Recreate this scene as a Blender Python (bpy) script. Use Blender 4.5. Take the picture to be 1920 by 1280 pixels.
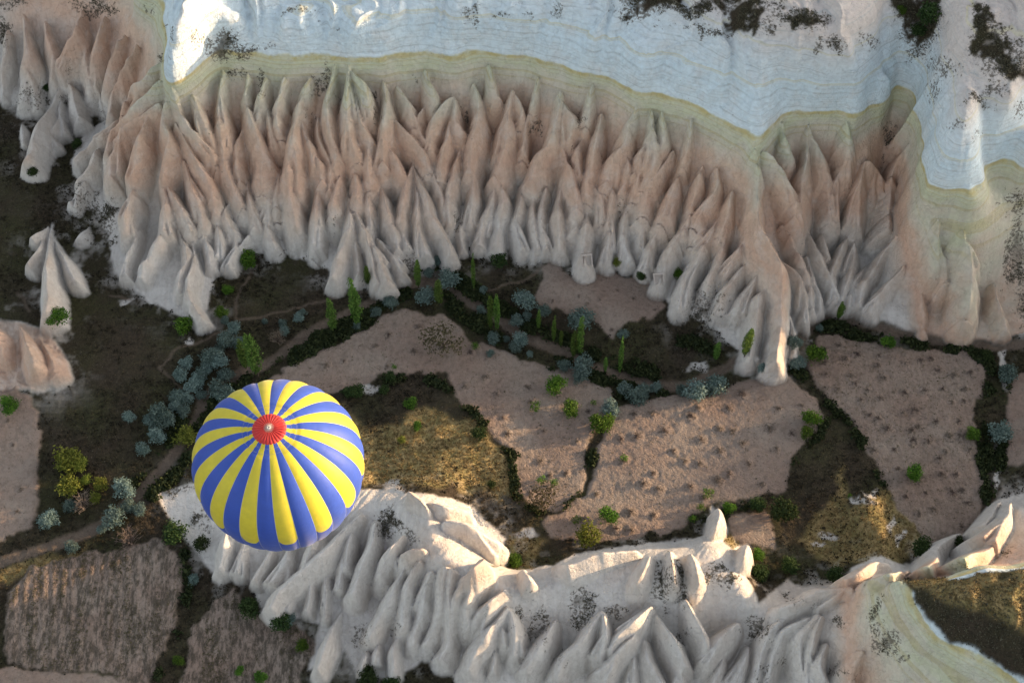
import bpy, math, random
import numpy as np
from mathutils import Vector
R = math.radians
rng = np.random.default_rng(7)
random.seed(7)
scene = bpy.context.scene
for o in list(bpy.data.objects): bpy.data.objects.remove(o)

# ------------------------------------------------------------------ camera
FPX, CX, CY = 3200.0, 960.0, 640.0
PITCH, DIST = R(30), 267.0
CAM = np.array([0.0, -DIST * math.sin(PITCH), DIST * math.cos(PITCH)])
cam = bpy.data.cameras.new('camera'); cam.lens = 60; cam.sensor_width = 36
cam.clip_start = 1; cam.clip_end = 3000
camo = bpy.data.objects.new('camera', cam); scene.collection.objects.link(camo)
camo.location = CAM; camo.rotation_euler = (PITCH, 0, 0); scene.camera = camo

# ------------------------------------------------------------------ sky, sun, exposure
SUN_EL, SUN_AZ = R(9.5), R(13)          # azimuth measured from +X towards +Y
SUN = np.array([math.cos(SUN_EL) * math.cos(SUN_AZ), math.cos(SUN_EL) * math.sin(SUN_AZ), math.sin(SUN_EL)])
world = bpy.data.worlds.new('World'); scene.world = world; world.use_nodes = True
wn = world.node_tree
sky = wn.nodes.new('ShaderNodeTexSky'); sky.sky_type = 'NISHITA'; sky.sun_disc = False
sky.sun_elevation = SUN_EL; sky.sun_rotation = math.atan2(SUN[0], SUN[1])
sky.air_density = 1.0; sky.dust_density = 4.0; sky.ozone_density = 0.6; sky.altitude = 1000
bg = wn.nodes['Background']; bg.inputs['Strength'].default_value = 0.15
hsv = wn.nodes.new('ShaderNodeHueSaturation'); hsv.inputs['Saturation'].default_value = 0.5
wn.links.new(sky.outputs[0], hsv.inputs['Color']); wn.links.new(hsv.outputs[0], bg.inputs['Color'])
sl = bpy.data.lights.new('sun', 'SUN'); sl.energy = 2.9; sl.angle = R(0.9); sl.color = (1.0, 0.69, 0.40)
so = bpy.data.objects.new('sun', sl); scene.collection.objects.link(so)
so.rotation_euler = Vector(SUN).to_track_quat('Z', 'Y').to_euler(); so.location = (80, 30, 90)
vs = scene.view_settings
vs.view_transform = 'Standard'; vs.look = 'None'; vs.exposure = 1.6; vs.gamma = 1.0; vs.use_curve_mapping = False
scene.render.engine = 'CYCLES'
scene.cycles.max_bounces = 4; scene.cycles.diffuse_bounces = 2; scene.cycles.transmission_bounces = 4

# ------------------------------------------------------------------ pixel <-> world helpers (surveying the photograph)
SP, CP = math.sin(PITCH), math.cos(PITCH)
def ray(px, py):
    a = (px - CX) / FPX; b = (CY - py) / FPX
    return np.array([a, SP + CP * b, -CP + SP * b])
def at(px, py, h):
    d = ray(px, py); t = (h - CAM[2]) / d[2]
    return CAM + d * t
def project(X, Y, Z):
    dx, dy, dz = X - CAM[0], Y - CAM[1], Z - CAM[2]
    w = dy * SP - dz * CP; v = dy * CP + dz * SP
    return CX + FPX * dx / w, CY - FPX * v / w

# ------------------------------------------------------------------ noise
def vnoise(x, y, seed):
    r = np.random.default_rng(seed); N = 256; g = r.random((N, N)).astype(np.float32)
    xi = np.floor(x).astype(np.int64); yi = np.floor(y).astype(np.int64)
    fx = (x - xi).astype(np.float32); fy = (y - yi).astype(np.float32)
    fx = fx * fx * fx * (fx * (fx * 6 - 15) + 10); fy = fy * fy * fy * (fy * (fy * 6 - 15) + 10)
    x0 = xi % N; x1 = (xi + 1) % N; y0 = yi % N; y1 = (yi + 1) % N
    return (g[y0, x0] * (1 - fx) + g[y0, x1] * fx) * (1 - fy) + (g[y1, x0] * (1 - fx) + g[y1, x1] * fx) * fy
def fbm(x, y, seed, oct=4, gain=0.5):
    s = 0; a = 1; t = 0
    for i in range(oct):
        s = s + a * (vnoise(x * 2 ** i + 17.3 * i, y * 2 ** i - 9.1 * i, seed + i) - .5); t += a; a *= gain
    return s / t * 2
def smooth(a, b, x):
    t = np.clip((x - a) / (b - a), 0, 1); return t * t * (3 - 2 * t)

# ------------------------------------------------------------------ surveyed heights of the ground: (px, py, metres)
RIM = [(318,152),(345,128),(400,92),(450,92),(520,102),(580,108),(640,108),(690,112),(725,108),(755,86),(800,92),(850,106),(875,90),
       (940,92),(985,95),(1040,112),(1080,128),(1110,132),(1150,146),(1185,172),(1230,178),(1290,202),(1340,220),(1380,245),(1412,275),(1440,222),
       (1460,192),(1490,205),(1530,212),(1570,205),(1600,218),(1625,185),(1655,160),(1695,172),(1722,215),(1726,250),(1718,300),(1738,345),(1775,362),
       (1830,372),(1838,312),(1870,305),(1905,300),(1925,270)]
FOOT = [(0,192),(40,196),(75,205),(150,222),(205,215),(150,262),(132,300),(150,352),(130,388),(185,400),(205,450),(215,510),(285,572),(385,606),(402,515),(460,470),
        (490,474),(545,478),(612,502),(632,538),(700,540),(758,522),(772,485),(842,486),(872,468),(905,458),(960,470),(1000,483),(1060,482),(1102,506),
        (1165,492),(1232,533),(1262,582),(1335,610),(1395,672),(1460,684),(1508,605),(1560,572),(1625,590),(1740,630),(1870,636),(1925,622)]
TOPE = [(400,-6,28.2),(480,-2,28.4),(560,2,28.8),(640,4,29.2),(720,-4,29.6),(800,-4,30),(900,-2,30.5),(1000,-8,31.2),(1080,8,32),(1160,12,32.8),(1220,26,33.4),(1300,40,34.4),(1400,66,35.4),(1450,75,36),(1490,88,36.2),(1540,92,36.2),(1590,98,36)]
CTRL = []
def line(pts, h, step=3.0):
    P = [at(p[0], p[1], p[2] if len(p) > 2 else h) for p in pts]
    for a, b in zip(P[:-1], P[1:]):
        n = max(1, int(np.linalg.norm((b - a)[:2]) / step))
        for i in range(n): CTRL.append(a + (b - a) * i / n)
    CTRL.append(P[-1])
def pts(*L):
    for p in L: CTRL.append(at(*p))
line(RIM, 24.0); line(FOOT, 0.6); line(TOPE, 36.0)
line([(900,-70,31.5),(1200,-60,34.5),(1350,-50,36.5),(1500,-40,38)], 0)
for _x, _y, _z in ((-60,52,26),(-45,56,27),(-30,52,28.5),(-15,54,29.5),(0,56,31),(15,58,33),(30,60,35.5),(-70,66,24),(-40,66,29),(-10,66,31),(60,66,40),(90,66,42),(90,50,42),(50,52,39)): CTRL.append(np.array([_x, _y, _z]))
# cap and plateau, upper right
pts((1480,40,37.5),(1560,40,38.5),(1640,20,37),(1690,60,35.5),(1670,120,31),(1720,150,31),(1750,200,31),(1760,260,30),(1800,300,28.5),(1810,200,35),(1880,240,30),
    (1850,150,37),(1900,180,37),(1850,60,40),(1900,90,40),(1780,60,38),(1760,100,36),(1920,20,42),(1740,-30,38),(1960,220,34),(1960,60,42),(1930,-30,43))
# lit spine of white rock, upper left
line([(400,10,28.5),(375,60,27.5),(345,110,26)], 0)
pts((335,20,26.5),(318,70,25),(310,110,23.8))
# left flank and mounds
pts((250,0,20),(300,40,24),(270,60,19),(290,110,20),(260,150,14),(230,110,14),(200,60,14.5),(160,20,14),(120,60,11),(130,120,8),(180,130,9),(200,180,5.5),(240,190,9),
    (90,0,13),(40,20,11),(0,30,9),(0,100,5),(40,110,7),(80,150,4.5),(110,160,3.5),(-40,60,8),(-40,150,4),(-60,210,1),(60,-50,14),(200,-60,19),(300,-50,25),(-60,-60,12))
pts((220,260,7),(215,320,5),(230,380,4),(250,440,3),(300,500,2.5),(340,560,1.2))
# right bulge and cove
line([(1655,178,20.5),(1672,215,18),(1676,260,14.5),(1668,310,10.5),(1663,370,6.5),(1652,450,2.2),(1640,500,1)], 0, 2.0)
line([(1640,215,21),(1632,260,19.5)], 0)
line([(1712,215,21),(1714,270,20),(1706,330,18.5)], 0)
pts((1690,215,18.5),(1680,260,15.5),(1668,310,11.5),(1664,370,7.5),(1652,450,3),(1790,400,20),(1730,400,18),(1700,450,12),(1760,480,11.5),(1830,440,16),(1800,520,7.5),
    (1700,540,4.5),(1760,580,3),(1840,580,3.5),(1880,400,18),(1890,350,21),(1900,470,10),(1920,540,5),(1960,500,8),(1960,380,16),(1960,640,.5))
# mid cliff: slightly concave wall
for x in range(420, 1400, 45):
    yr = np.interp(x, [p[0] for p in RIM[:26]], [p[1] for p in RIM[:26]])
    yf = np.interp(x, [400,700,900,1100,1260,1400], [500,500,462,490,545,600])
    pts((x, yr * .72 + yf * .28, 16.5), (x, yr * .40 + yf * .60, 9.0))
pts((1450,350,17),(1450,450,11.5),(1440,540,6.5),(1440,620,3),(1520,300,16),(1560,380,10),(1550,480,4),(1610,260,19),(1630,340,13),(1620,450,5.5))
# valley floor
pts((300,700,.6),(200,700,.8),(150,800,.4),(250,620,.6),(200,540,.6),(80,620,1),(0,520,1),(30,430,1.5),(60,330,1.5),(30,260,1.5),(100,860,0),(30,800,0),(0,950,0),(20,680,1.5),
    (400,660,.3),(470,570,.4),(560,540,.5),(560,620,0),(650,570,0),(760,545,.3),(880,520,1),(960,500,1),(860,580,-.3),(960,620,-.5),(1060,670,-.6),(1160,710,-.6),(1260,715,-.6),(1360,690,-.3),
    (1120,550,1.6),(1180,590,1.6),(1040,540,1.6),(1250,640,.6),(1330,650,.8),(1250,580,1.2),(600,680,1),(750,620,1),(700,680,1),(850,680,1),(950,740,1),(1050,720,.8),(1100,770,.8),(1000,830,1),(1060,880,1.2),
    (1200,780,1),(1300,750,1.2),(1450,720,1.3),(1520,760,1.2),(1400,830,1.6),(1200,900,1.6),(1300,940,1.8),(1100,970,1.8),(1250,990,2),
    (1560,680,1.2),(1700,680,1.2),(1830,680,1.2),(1640,780,1.5),(1780,800,1.6),(1680,880,2),(1800,900,2),(1800,980,2),(1850,760,.6),(1870,850,.2),(1920,760,1.4),(1910,860,1),
    (500,720,.4),(420,760,.2),(330,800,0),(300,880,-.3),(200,960,-.3),(60,1020,-.4),(-60,1060,-.4),(200,1100,.2),(300,1080,.3),(100,1180,0),(300,1200,0),(0,1250,0),(400,1220,0),(430,1150,0),
    (360,1050,.2),(200,1330,-.3),(500,1290,-.2),(0,1340,-.4),(-80,1200,0),(-80,900,0),(-80,700,1),(-80,450,2))
# lit grass mound behind the near ridge
pts((680,760,1),(720,830,2.5),(780,800,2.6),(800,730,1),(850,760,2),(860,830,4.2),(900,870,4),(950,850,1.6),(960,910,1.6),(820,880,6),(740,890,5.5),(700,890,5.5),(880,920,5),(930,960,3.2),(990,990,2.6),
    (1010,1040,4),(960,1050,5.5),(960,1010,4),(930,1030,5))
# near ridge: crest, saddle, back, south slope, foot
line([(560,935,6.5),(640,925,9),(690,922,9),(760,932,11.5),(800,948,13.5),(806,985,14.5),(826,1040,15),(880,1082,14.5),(950,1094,12.5),(1000,1102,11.5),(1060,1088,11.5),(1110,1062,11.5)], 0)
line([(1050,1055,7.5),(1110,1032,8.5),(1190,1028,10.5),(1250,1020,12),(1330,1014,12.5),(1362,1045,12.5),(1390,1080,12),(1412,1122,10.5),(1440,1148,8.5)], 0)
pts((1150,1090,12),(1240,1080,12.5),(1310,1080,12),(1000,1150,8),(1100,1135,8.5),(1250,1150,7.8),(1340,1160,6.8),(1420,1170,6),(900,1150,7),(800,1110,8),(700,1030,5),(720,1100,3.5),(850,1180,4),
    (950,1210,4),(1060,1210,4),(1180,1230,4),(1300,1230,4),(1380,1230,4),(640,1030,4.5),(560,1050,3),(620,1100,2.5),(760,1160,3.5),(450,1010,2),(520,1000,3.5),(420,950,2))
line([(290,930,.4),(330,990,.2),(398,1072,0),(470,1090,.1),(492,1150,0),(600,1168,.1),(575,1256,-.1),(640,1210,.2),(670,1262,-.1),(740,1275,-.1),(790,1236,.3),(835,1246,.3),(872,1290,-.2),(880,1380,-1)], 0)
line([(1000,1360,-1),(1200,1380,-1),(1400,1380,0),(1520,1380,2)], 0)
pts((1100,990,2.2),(1180,985,2.2),(1280,975,2.2),(1330,985,4),(1350,970,3),(1400,990,2),(1440,1020,2),(1420,1060,3),(1460,1090,4),(1400,960,1.8))
# grass hill on the right
pts((1560,830,1.8),(1600,800,1.4),(1530,900,2.5),(1480,960,2),(1600,880,3.2),(1640,918,6),(1650,970,7.2),(1672,1030,7),(1590,980,4.5),(1560,1040,4.2),(1520,1020,2.8),(1500,1080,3.5),(1580,1065,6),
    (1650,880,2),(1700,960,3),(1730,1030,2.6),(1740,1060,3),(1650,1045,10),(1700,1060,8))
# plateau lower right with its strata edge
line([(1682,1086,24),(1712,1130,24.3),(1760,1196,24.3),(1830,1228,24.3),(1880,1262,24.3),(1930,1310,24.3)], 0)
line([(1645,1092,21),(1672,1150,21),(1712,1215,21),(1760,1262,21),(1800,1300,21)], 0)
pts((1760,1110,25.5),(1840,1110,26.5),(1900,1150,27),(1830,1180,26),(1900,1230,26),(1980,1150,28),(1980,1280,28),(1980,1060,27),(1600,1130,16),(1630,1210,16),(1700,1290,16.5),(1560,1120,13),
    (1530,1150,12.5),(1480,1150,9),(1540,1220,8),(1600,1260,10),(1500,1280,3),(1440,1230,4),(1620,1330,9),(1720,1380,14),(1850,1380,20),(1960,1400,26),(1780,1340,19.5))
line([(1690,1082,23),(1750,1080,23.5),(1830,1068,24),(1890,1062,24.5),(1960,1050,25)], 0)
pts((1620,1085,14),(1580,1090,9),(1760,1055,12),(1820,1040,14),(1870,1040,17),(1780,1035,5),(1830,1000,7),(1880,970,9),(1920,940,10),(1860,960,4),(1840,940,2),(1900,920,3),(1960,980,14),(1960,900,4))
# pale rock at the left edge
pts((0,620,2.5),(60,650,2.5),(110,690,1.5),(30,730,1.5),(130,720,.8),(90,620,1),(-50,650,5),(75,790,.5))
CTRL = np.array(CTRL)

# ------------------------------------------------------------------ base surface: thin-sheet interpolation on a 1 m grid
X0, X1, Y0, Y1 = -97.0, 97.0, -71.0, 68.0
def rbf(C, gx, gy):
    P = C[:, :2]; n = len(P)
    d = np.sqrt(((P[:, None] - P[None]) ** 2).sum(-1) + .25)
    A = np.zeros((n + 3, n + 3)); A[:n, :n] = d - np.eye(n) * 0.6
    A[:n, n] = 1; A[:n, n + 1:] = P; A[n, :n] = 1; A[n + 1:, :n] = P.T
    b = np.zeros(n + 3); b[:n] = C[:, 2]
    w = np.linalg.lstsq(A, b, rcond=None)[0]
    G = np.stack(np.meshgrid(gx, gy), -1).reshape(-1, 2); out = np.empty(len(G))
    for i in range(0, len(G), 4000):
        g = G[i:i + 4000]
        dd = np.sqrt(((g[:, None] - P[None]) ** 2).sum(-1) + .25)
        out[i:i + 4000] = dd @ w[:n] + w[n] + g @ w[n + 1:]
    return out.reshape(len(gy), len(gx))
cgx = np.arange(X0 - 2, X1 + 3, 1.0); cgy = np.arange(Y0 - 2, Y1 + 3, 1.0)
BC = rbf(CTRL, cgx, cgy)
def bil(F, x, y):
    fx = np.clip((x - cgx[0]), 0, len(cgx) - 1.001); fy = np.clip((y - cgy[0]), 0, len(cgy) - 1.001)
    i = fx.astype(int); j = fy.astype(int); fx = fx - i; fy = fy - j
    return (F[j, i] * (1 - fx) + F[j, i + 1] * fx) * (1 - fy) + (F[j + 1, i] * (1 - fx) + F[j + 1, i + 1] * fx) * fy
def catmull(F, x, y):
    def w(t): return (-.5*t+t*t-.5*t**3, 1-2.5*t*t+1.5*t**3, .5*t+2*t*t-1.5*t**3, -.5*t*t+.5*t**3)
    fx = np.clip(x - cgx[0], 1, len(cgx) - 3.001); fy = np.clip(y - cgy[0], 1, len(cgy) - 3.001)
    i = fx.astype(int); j = fy.astype(int); wx = w(fx - i); wy = w(fy - j); s = 0
    for a in range(4):
        for b in range(4): s = s + F[j + a - 1, i + b - 1] * wy[a] * wx[b]
    return s
HS = np.arange(46, -4, -.1)
def on_base(px, py, prom=0.0, F=None):
    """first point on the line of sight that lies `prom` metres above the base surface"""
    F = BC if F is None else F
    d = ray(px, py); t = (HS - CAM[2]) / d[2]
    x = CAM[0] + d[0] * t; y = CAM[1] + d[1] * t
    g = HS - bil(F, x, y) - prom
    k = int(np.argmax(g <= 0)) if (g <= 0).any() else len(HS) - 1
    return np.array([x[k], y[k], HS[k]])

# ------------------------------------------------------------------ rock fins: (zone, width px, prominence m, crest pixels from top to nose)
# zone m = main cliff, r = near ridge, f = left flank, w = white cap buttress, o = outcrop at the left edge
FIN_TXT = '''
f 34 1.4 302,118 248,161 232,201
f 34 1.8 302,151 262,188 215,235 202,279
f 36 2.0 296,191 235,232 205,296 202,332
f 30 1.8 282,202 262,255 242,322
f 34 1.6 240,210 215,228 168,262 141,296
f 34 1.4 205,250 188,269 175,309 144,343
f 30 1.2 185,320 161,343 128,383
f 40 1.5 37,27 50,80 44,188
f 44 1.2 85,40 95,95 90,140
f 70 2.0 112,148 84,202 70,250 48,298
f 54 1.7 116,152 136,175 146,215
f 44 1.4 105,170 108,205 100,240
f 40 1.2 84,202 92,235 88,268
f 50 1.5 150,20 135,70 100,110
f 44 1.4 190,30 170,90 160,150
f 40 1.4 235,60 205,110 190,170
f 36 1.2 262,80 235,120 214,160 205,205
f 30 1.0 10,60 5,110 8,180
f 26 1.0 160,60 150,110 165,170
f 24 0.8 48,230 45,262
m 26 1.2 312,188 299,215 316,265 312,286 302,336
m 28 1.3 319,168 336,208 356,235 380,259 398,292
m 32 1.6 326,228 353,279 373,309 393,353 400,396
m 30 1.2 363,175 386,228 402,289
m 34 1.5 420,131 410,188 413,252 417,302 433,336 447,376
m 40 1.6 467,134 460,188 464,228 480,249 494,286 490,353
m 28 1.2 457,235 440,269 447,302 453,340
m 30 1.2 500,141 487,188 478,235
m 26 1.0 500,188 511,235 517,265
m 36 1.3 534,141 524,188 527,245
m 50 2.0 578,148 564,202 551,252 534,296 537,336 551,420
m 32 1.4 568,202 571,235 581,269 595,302 601,336
m 34 1.4 625,128 615,175 621,218 628,286 621,312
m 26 1.2 601,215 598,252 615,296 618,353
m 44 1.8 255,322 242,353 235,430
m 30 1.4 302,343 312,380 302,432
m 30 1.4 304,345 336,386 353,430
m 32 1.5 339,302 353,343 370,386 376,424
m 30 1.2 430,373 413,396 437,440
m 32 1.4 470,339 467,380 470,425
m 32 1.3 497,383 493,415 510,462
m 30 1.4 605,353 598,400 584,465
m 28 1.2 318,410 295,450 260,520
m 30 1.3 330,425 345,470 330,540
m 34 1.6 352,430 360,480 350,540 385,600
m 30 1.2 270,430 245,470 235,515
m 26 1.2 375,430 390,470 392,495
m 28 1.2 425,430 440,460 425,500
m 24 1.0 480,425 460,440 445,462
m 26 1.0 525,420 545,440 548,462
m 26 1.0 400,400 408,440 402,480
m 28 1.2 505,345 500,385 490,410
m 26 1.2 520,310 512,360 515,400
m 38 1.7 660,124 653,188 657,235 667,290
m 26 1.1 664,134 687,161 699,206
m 30 1.4 670,161 677,215 690,252 687,296 692,340
m 36 1.6 724,148 731,202 717,255 714,306
m 30 1.3 731,202 764,242 791,275 798,305
m 28 1.4 733,225 721,252 737,296 751,332
m 28 1.1 751,155 771,191 780,238
m 24 1.0 795,195 784,228 798,258
m 28 1.3 847,181 821,198 808,228 805,272
m 30 1.4 847,181 858,228 872,250
m 28 1.3 848,202 842,249 828,279 825,325
m 34 1.5 872,262 855,302 842,353 848,410
m 36 1.8 880,155 894,188 899,228 885,269 882,322
m 40 1.8 954,165 944,202 947,235 946,269 942,302 930,335
m 26 1.1 956,168 973,208 968,240
m 22 1.2 993,205 979,235 976,290
m 34 1.5 1055,168 1057,202 1045,245 1026,269 1003,302 993,340
m 42 1.8 1045,249 1060,269 1070,309 1082,340 1077,386 1073,430
m 26 1.0 1060,188 1080,222 1073,258
m 26 1.2 1100,249 1087,279 1093,322
m 34 1.5 1129,215 1124,262 1120,296 1110,322 1098,365
m 32 1.4 1110,322 1127,363 1124,407
m 34 1.5 1188,191 1171,235 1174,255 1161,275 1144,319 1134,350
m 28 1.3 1161,275 1177,302 1167,356
m 34 1.5 1144,336 1151,370 1137,420
m 34 1.6 1224,202 1218,242 1224,286 1218,319 1208,350
m 26 1.2 1218,245 1194,289 1186,325
m 26 1.0 1248,208 1238,255 1230,280
m 32 1.5 1255,279 1235,309 1214,349 1208,400
m 34 1.6 1278,316 1258,356 1241,410
m 36 1.7 707,336 717,370 731,403 748,468
m 40 1.9 771,306 788,346 808,386 835,432 842,470
m 36 1.8 771,308 754,356 751,420 765,460
m 34 1.6 774,322 784,403 795,470
m 28 1.2 811,289 811,322 828,363 838,405
m 28 1.3 902,312 889,336 889,370 885,412
m 30 1.4 925,319 932,353 919,386 906,427 906,452
m 34 1.5 962,322 942,336 946,370 936,420 932,455
m 32 1.4 979,346 976,380 966,420 978,462
m 28 1.3 1003,345 996,380 1003,420 1008,466
m 32 1.4 1023,346 1016,380 1018,430 1024,466
m 36 1.6 1056,346 1046,376 1050,427 1052,470
m 44 1.8 1102,365 1092,400 1094,440 1100,495
m 26 1.1 1191,319 1198,353 1192,372
m 34 1.4 1156,375 1146,430 1142,490
m 28 1.3 1188,370 1177,413 1172,455 1184,490
m 30 1.4 1240,412 1222,460 1212,504
m 32 1.5 1292,395 1268,445 1248,500 1238,528
m 22 1.0 1212,395 1206,430 1200,465
m 34 1.8 652,365 655,420 640,470 625,520
m 36 1.9 652,366 680,430 710,480 725,528
m 28 1.4 695,430 740,480 756,512
m 30 1.4 655,385 662,450 672,515
m 26 1.0 870,385 868,430 874,460
m 24 0.8 1003,458 1000,480
m 36 1.6 600,330 592,380 588,455
m 30 1.5 640,300 632,340 622,400
m 28 1.2 680,330 690,380 685,430
m 30 1.3 660,300 670,345 664,380
m 26 1.1 1324,312 1310,349 1297,390
m 32 1.4 1350,316 1347,353 1324,386 1303,420
m 32 1.4 1374,359 1364,396 1347,432
m 26 1.1 1334,393 1313,426 1300,450
m 26 1.1 1303,385 1287,420 1275,445
m 50 2.2 1414,279 1424,319 1424,366 1428,420 1448,464 1458,514 1458,555 1461,620 1456,672
m 36 1.7 1430,282 1468,302 1485,332 1498,370 1496,408
m 34 1.4 1455,487 1495,507 1515,554 1510,592
m 36 1.6 1458,517 1420,554 1411,608 1404,664
m 26 1.1 1400,440 1381,477 1357,507
m 28 1.3 1412,485 1398,494 1377,521 1361,554 1354,588
m 28 1.2 1424,505 1414,527 1387,558 1377,592
m 34 1.5 1356,400 1340,420 1314,460 1290,514 1276,574
m 28 1.3 1372,405 1357,430 1350,480 1330,535
m 20 0.8 1324,521 1320,545
m 26 1.1 1465,560 1480,600 1490,660
m 24 1.0 1450,600 1440,650 1436,676
m 22 1.0 1385,590 1390,625 1420,668
m 36 1.5 1515,235 1512,286 1508,336 1504,388
m 34 1.5 1517,240 1539,286 1555,336 1559,405
m 30 1.5 1572,326 1562,356 1568,400
m 36 1.6 1623,296 1646,319 1655,370 1646,424
m 32 1.4 1620,296 1620,353 1609,410
m 44 1.8 1700,270 1683,289 1668,322 1664,370 1662,427
m 30 1.3 1471,420 1498,464 1522,531 1528,574
m 24 1.0 1515,477 1528,521 1542,554 1545,576
m 30 1.3 1512,410 1535,467 1559,510 1572,535 1572,564
m 24 1.1 1542,440 1555,478
m 28 1.3 1602,430 1576,474 1565,504 1574,558
m 28 1.3 1606,435 1612,470 1592,537 1584,572
m 26 1.1 1630,490 1612,520 1602,548 1600,576
m 34 1.3 1680,440 1643,494 1624,531 1618,572
m 34 1.2 1700,490 1656,548 1638,588
m 40 0.9 1733,534 1730,581 1733,618
m 60 2.4 1808,430 1820,470 1828,520 1818,578
m 46 1.2 1864,530 1878,580 1884,620
m 40 1.0 1765,410 1770,460 1775,520
m 34 0.9 1585,225 1590,270 1580,310
m 30 0.8 1460,230 1470,262 1480,285
m 30 0.9 1300,225 1290,270 1282,300
m 28 0.8 1010,140 1002,180 995,205
m 28 0.8 800,130 806,160 815,185
m 28 0.8 1110,160 1105,200 1100,230
m 24 0.8 910,120 915,150 925,180
w 70 1.6 1450,80 1442,150 1430,210 1414,262
w 60 1.0 1545,100 1545,150 1540,205
w 70 1.2 655,5 660,50 675,105
w 60 0.9 745,0 738,40 728,102
w 70 1.2 868,0 870,40 872,84
w 60 0.8 970,10 972,50 985,88
w 70 1.0 1110,50 1120,90 1150,140
w 60 0.9 1190,60 1200,110 1185,165
w 70 1.0 1330,80 1325,130 1300,190
w 60 0.9 440,20 430,60 420,86
w 60 0.9 560,10 555,50 550,98
w 40 4.2 400,-14 378,50 350,105 318,176
w 60 1.3 1605,110 1612,150 1602,212
w 70 2.0 1790,190 1800,240 1808,300 1806,350
w 60 1.4 1860,200 1880,250 1885,296
w 50 1.2 1640,40 1610,70 1600,95
w 40 0.8 1700,110 1735,170 1738,240 1740,300
r 46 1.6 420,985 412,1020 404,1062
r 36 1.4 455,1000 445,1040 440,1066
r 34 1.4 514,1010 500,1045 486,1076
r 36 1.5 551,1010 535,1050 516,1083
r 40 1.7 600,985 590,1020 566,1062
r 50 2.2 672,962 638,998 605,1036 554,1076 521,1105 500,1140
r 30 1.3 590,1065 578,1095 566,1146
r 30 1.2 615,1060 608,1100 611,1152
r 28 1.2 545,1085 540,1115 530,1146
r 28 1.1 650,1010 640,1060 636,1100
r 44 1.9 704,974 700,1018 672,1078 662,1110
r 28 1.3 660,990 653,1020 648,1065
r 38 1.7 757,1000 730,1035 715,1080
r 46 .9 800,1034 775,1036 756,1043
r 38 1.8 770,1050 737,1112 707,1152 690,1190
r 34 1.6 795,1060 768,1095 751,1146 754,1178
r 34 1.5 815,1078 788,1135 774,1186 778,1214
r 34 1.6 838,1065 831,1109 818,1152 800,1212
r 36 1.7 845,1068 845,1146 840,1203 826,1238
r 32 1.4 872,1082 855,1125 848,1184
r 34 1.3 892,1094 880,1130 882,1158
r 30 1.2 949,1105 905,1142 893,1168
r 46 2.2 956,1138 942,1159 919,1179 884,1213 869,1252
r 28 1.4 944,1162 948,1185 950,1208
r 30 1.5 962,1145 973,1186 967,1230
r 30 1.4 932,1205 922,1256
r 28 1.2 905,1222 884,1268
r 40 1.8 1032,1172 1010,1213 990,1256
r 44 2.1 1127,1138 1107,1166 1090,1199 1053,1232 1038,1272
r 34 1.7 1130,1140 1142,1179 1126,1222
r 40 1.8 1226,1135 1194,1162 1164,1186 1148,1208
r 40 2.0 1200,1152 1194,1196 1164,1215 1126,1256
r 36 1.7 1208,1190 1224,1246 1246,1284
r 36 1.6 1236,1150 1265,1199 1280,1240
r 30 1.3 1194,1215 1191,1280
r 34 2.0 650,1140 621,1186 601,1213 585,1248
r 28 1.2 690,1205 684,1226 675,1256
r 34 1.5 752,1175 738,1220 741,1266
r 28 1.2 712,1185 706,1215 700,1248
r 34 1.5 1291,1120 1306,1140 1316,1175 1320,1210
r 40 1.5 1388,1172 1342,1199 1322,1236
r 24 .45 1293,1035 1304,1060 1316,1092
r 22 .45 1256,1030 1262,1060 1270,1090
r 60 .5 1220,1040 1210,1065 1195,1090
r 34 1.6 1485,1150 1448,1186 1428,1220 1412,1272
r 34 1.6 1512,1155 1471,1186 1446,1236 1432,1284
r 34 1.6 1530,1150 1500,1199 1502,1236 1516,1284
r 30 1.4 1536,1152 1529,1203 1518,1230 1530,1275
r 34 1.6 1556,1200 1543,1236 1550,1275
r 40 1.2 1620,1215 1600,1250 1590,1290
r 30 1.4 1400,1215 1385,1245 1370,1275
r 30 1.3 1350,1225 1340,1260 1330,1290
r 30 1.2 1275,1200 1270,1240 1280,1280
r 22 1.5 1336,1003 1346,975 1340,950
r 20 1.1 1380,1056 1395,1034 1398,1022
r 46 .9 1600,1100 1532,1106 1470,1138
r 34 1.0 1656,1050 1616,1074 1588,1086
r 26 .7 1700,1062 1690,1070 1640,1080
r 40 1.0 1800,1000 1775,1025 1745,1055
r 44 1.0 1870,1010 1830,1035 1800,1052
r 46 1.2 1900,945 1880,985 1860,1010
r 34 .9 1880,940 1862,960 1848,985
r 50 1.2 870,1078 888,1060 905,1046
r 46 1.15 840,975 880,985 932,1018
r 40 .7 810,942 845,950 885,962
r 30 .5 800,950 790,930 770,925
r 90 .7 1190,1030 1120,1042 1062,1068
r 22 .6 985,1066 990,1078 995,1092
b 84 4.8 38,606 44,626 56,655 64,680
b 84 3.4 76,628 92,655 100,685 102,695
b 60 2.6 -14,600 2,625 0,665
o 46 2.2 100,420 92,470 84,530 86,578
o 34 1.6 104,440 125,480 140,520
o 30 1.4 90,430 70,470 50,500
o 34 1.2 95,425 75,428 60,440
o 28 0.9 165,425 158,432 152,444
'''
# smaller ribs that split off the large crests
FINS = []
rr = random.Random(3)
for ln in FIN_TXT.strip().split('\n'):
    t = ln.split(); P = [tuple(map(float, q.split(','))) for q in t[3:]]
    FINS.append((t[0], float(t[1]), float(t[2]), P))

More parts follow.
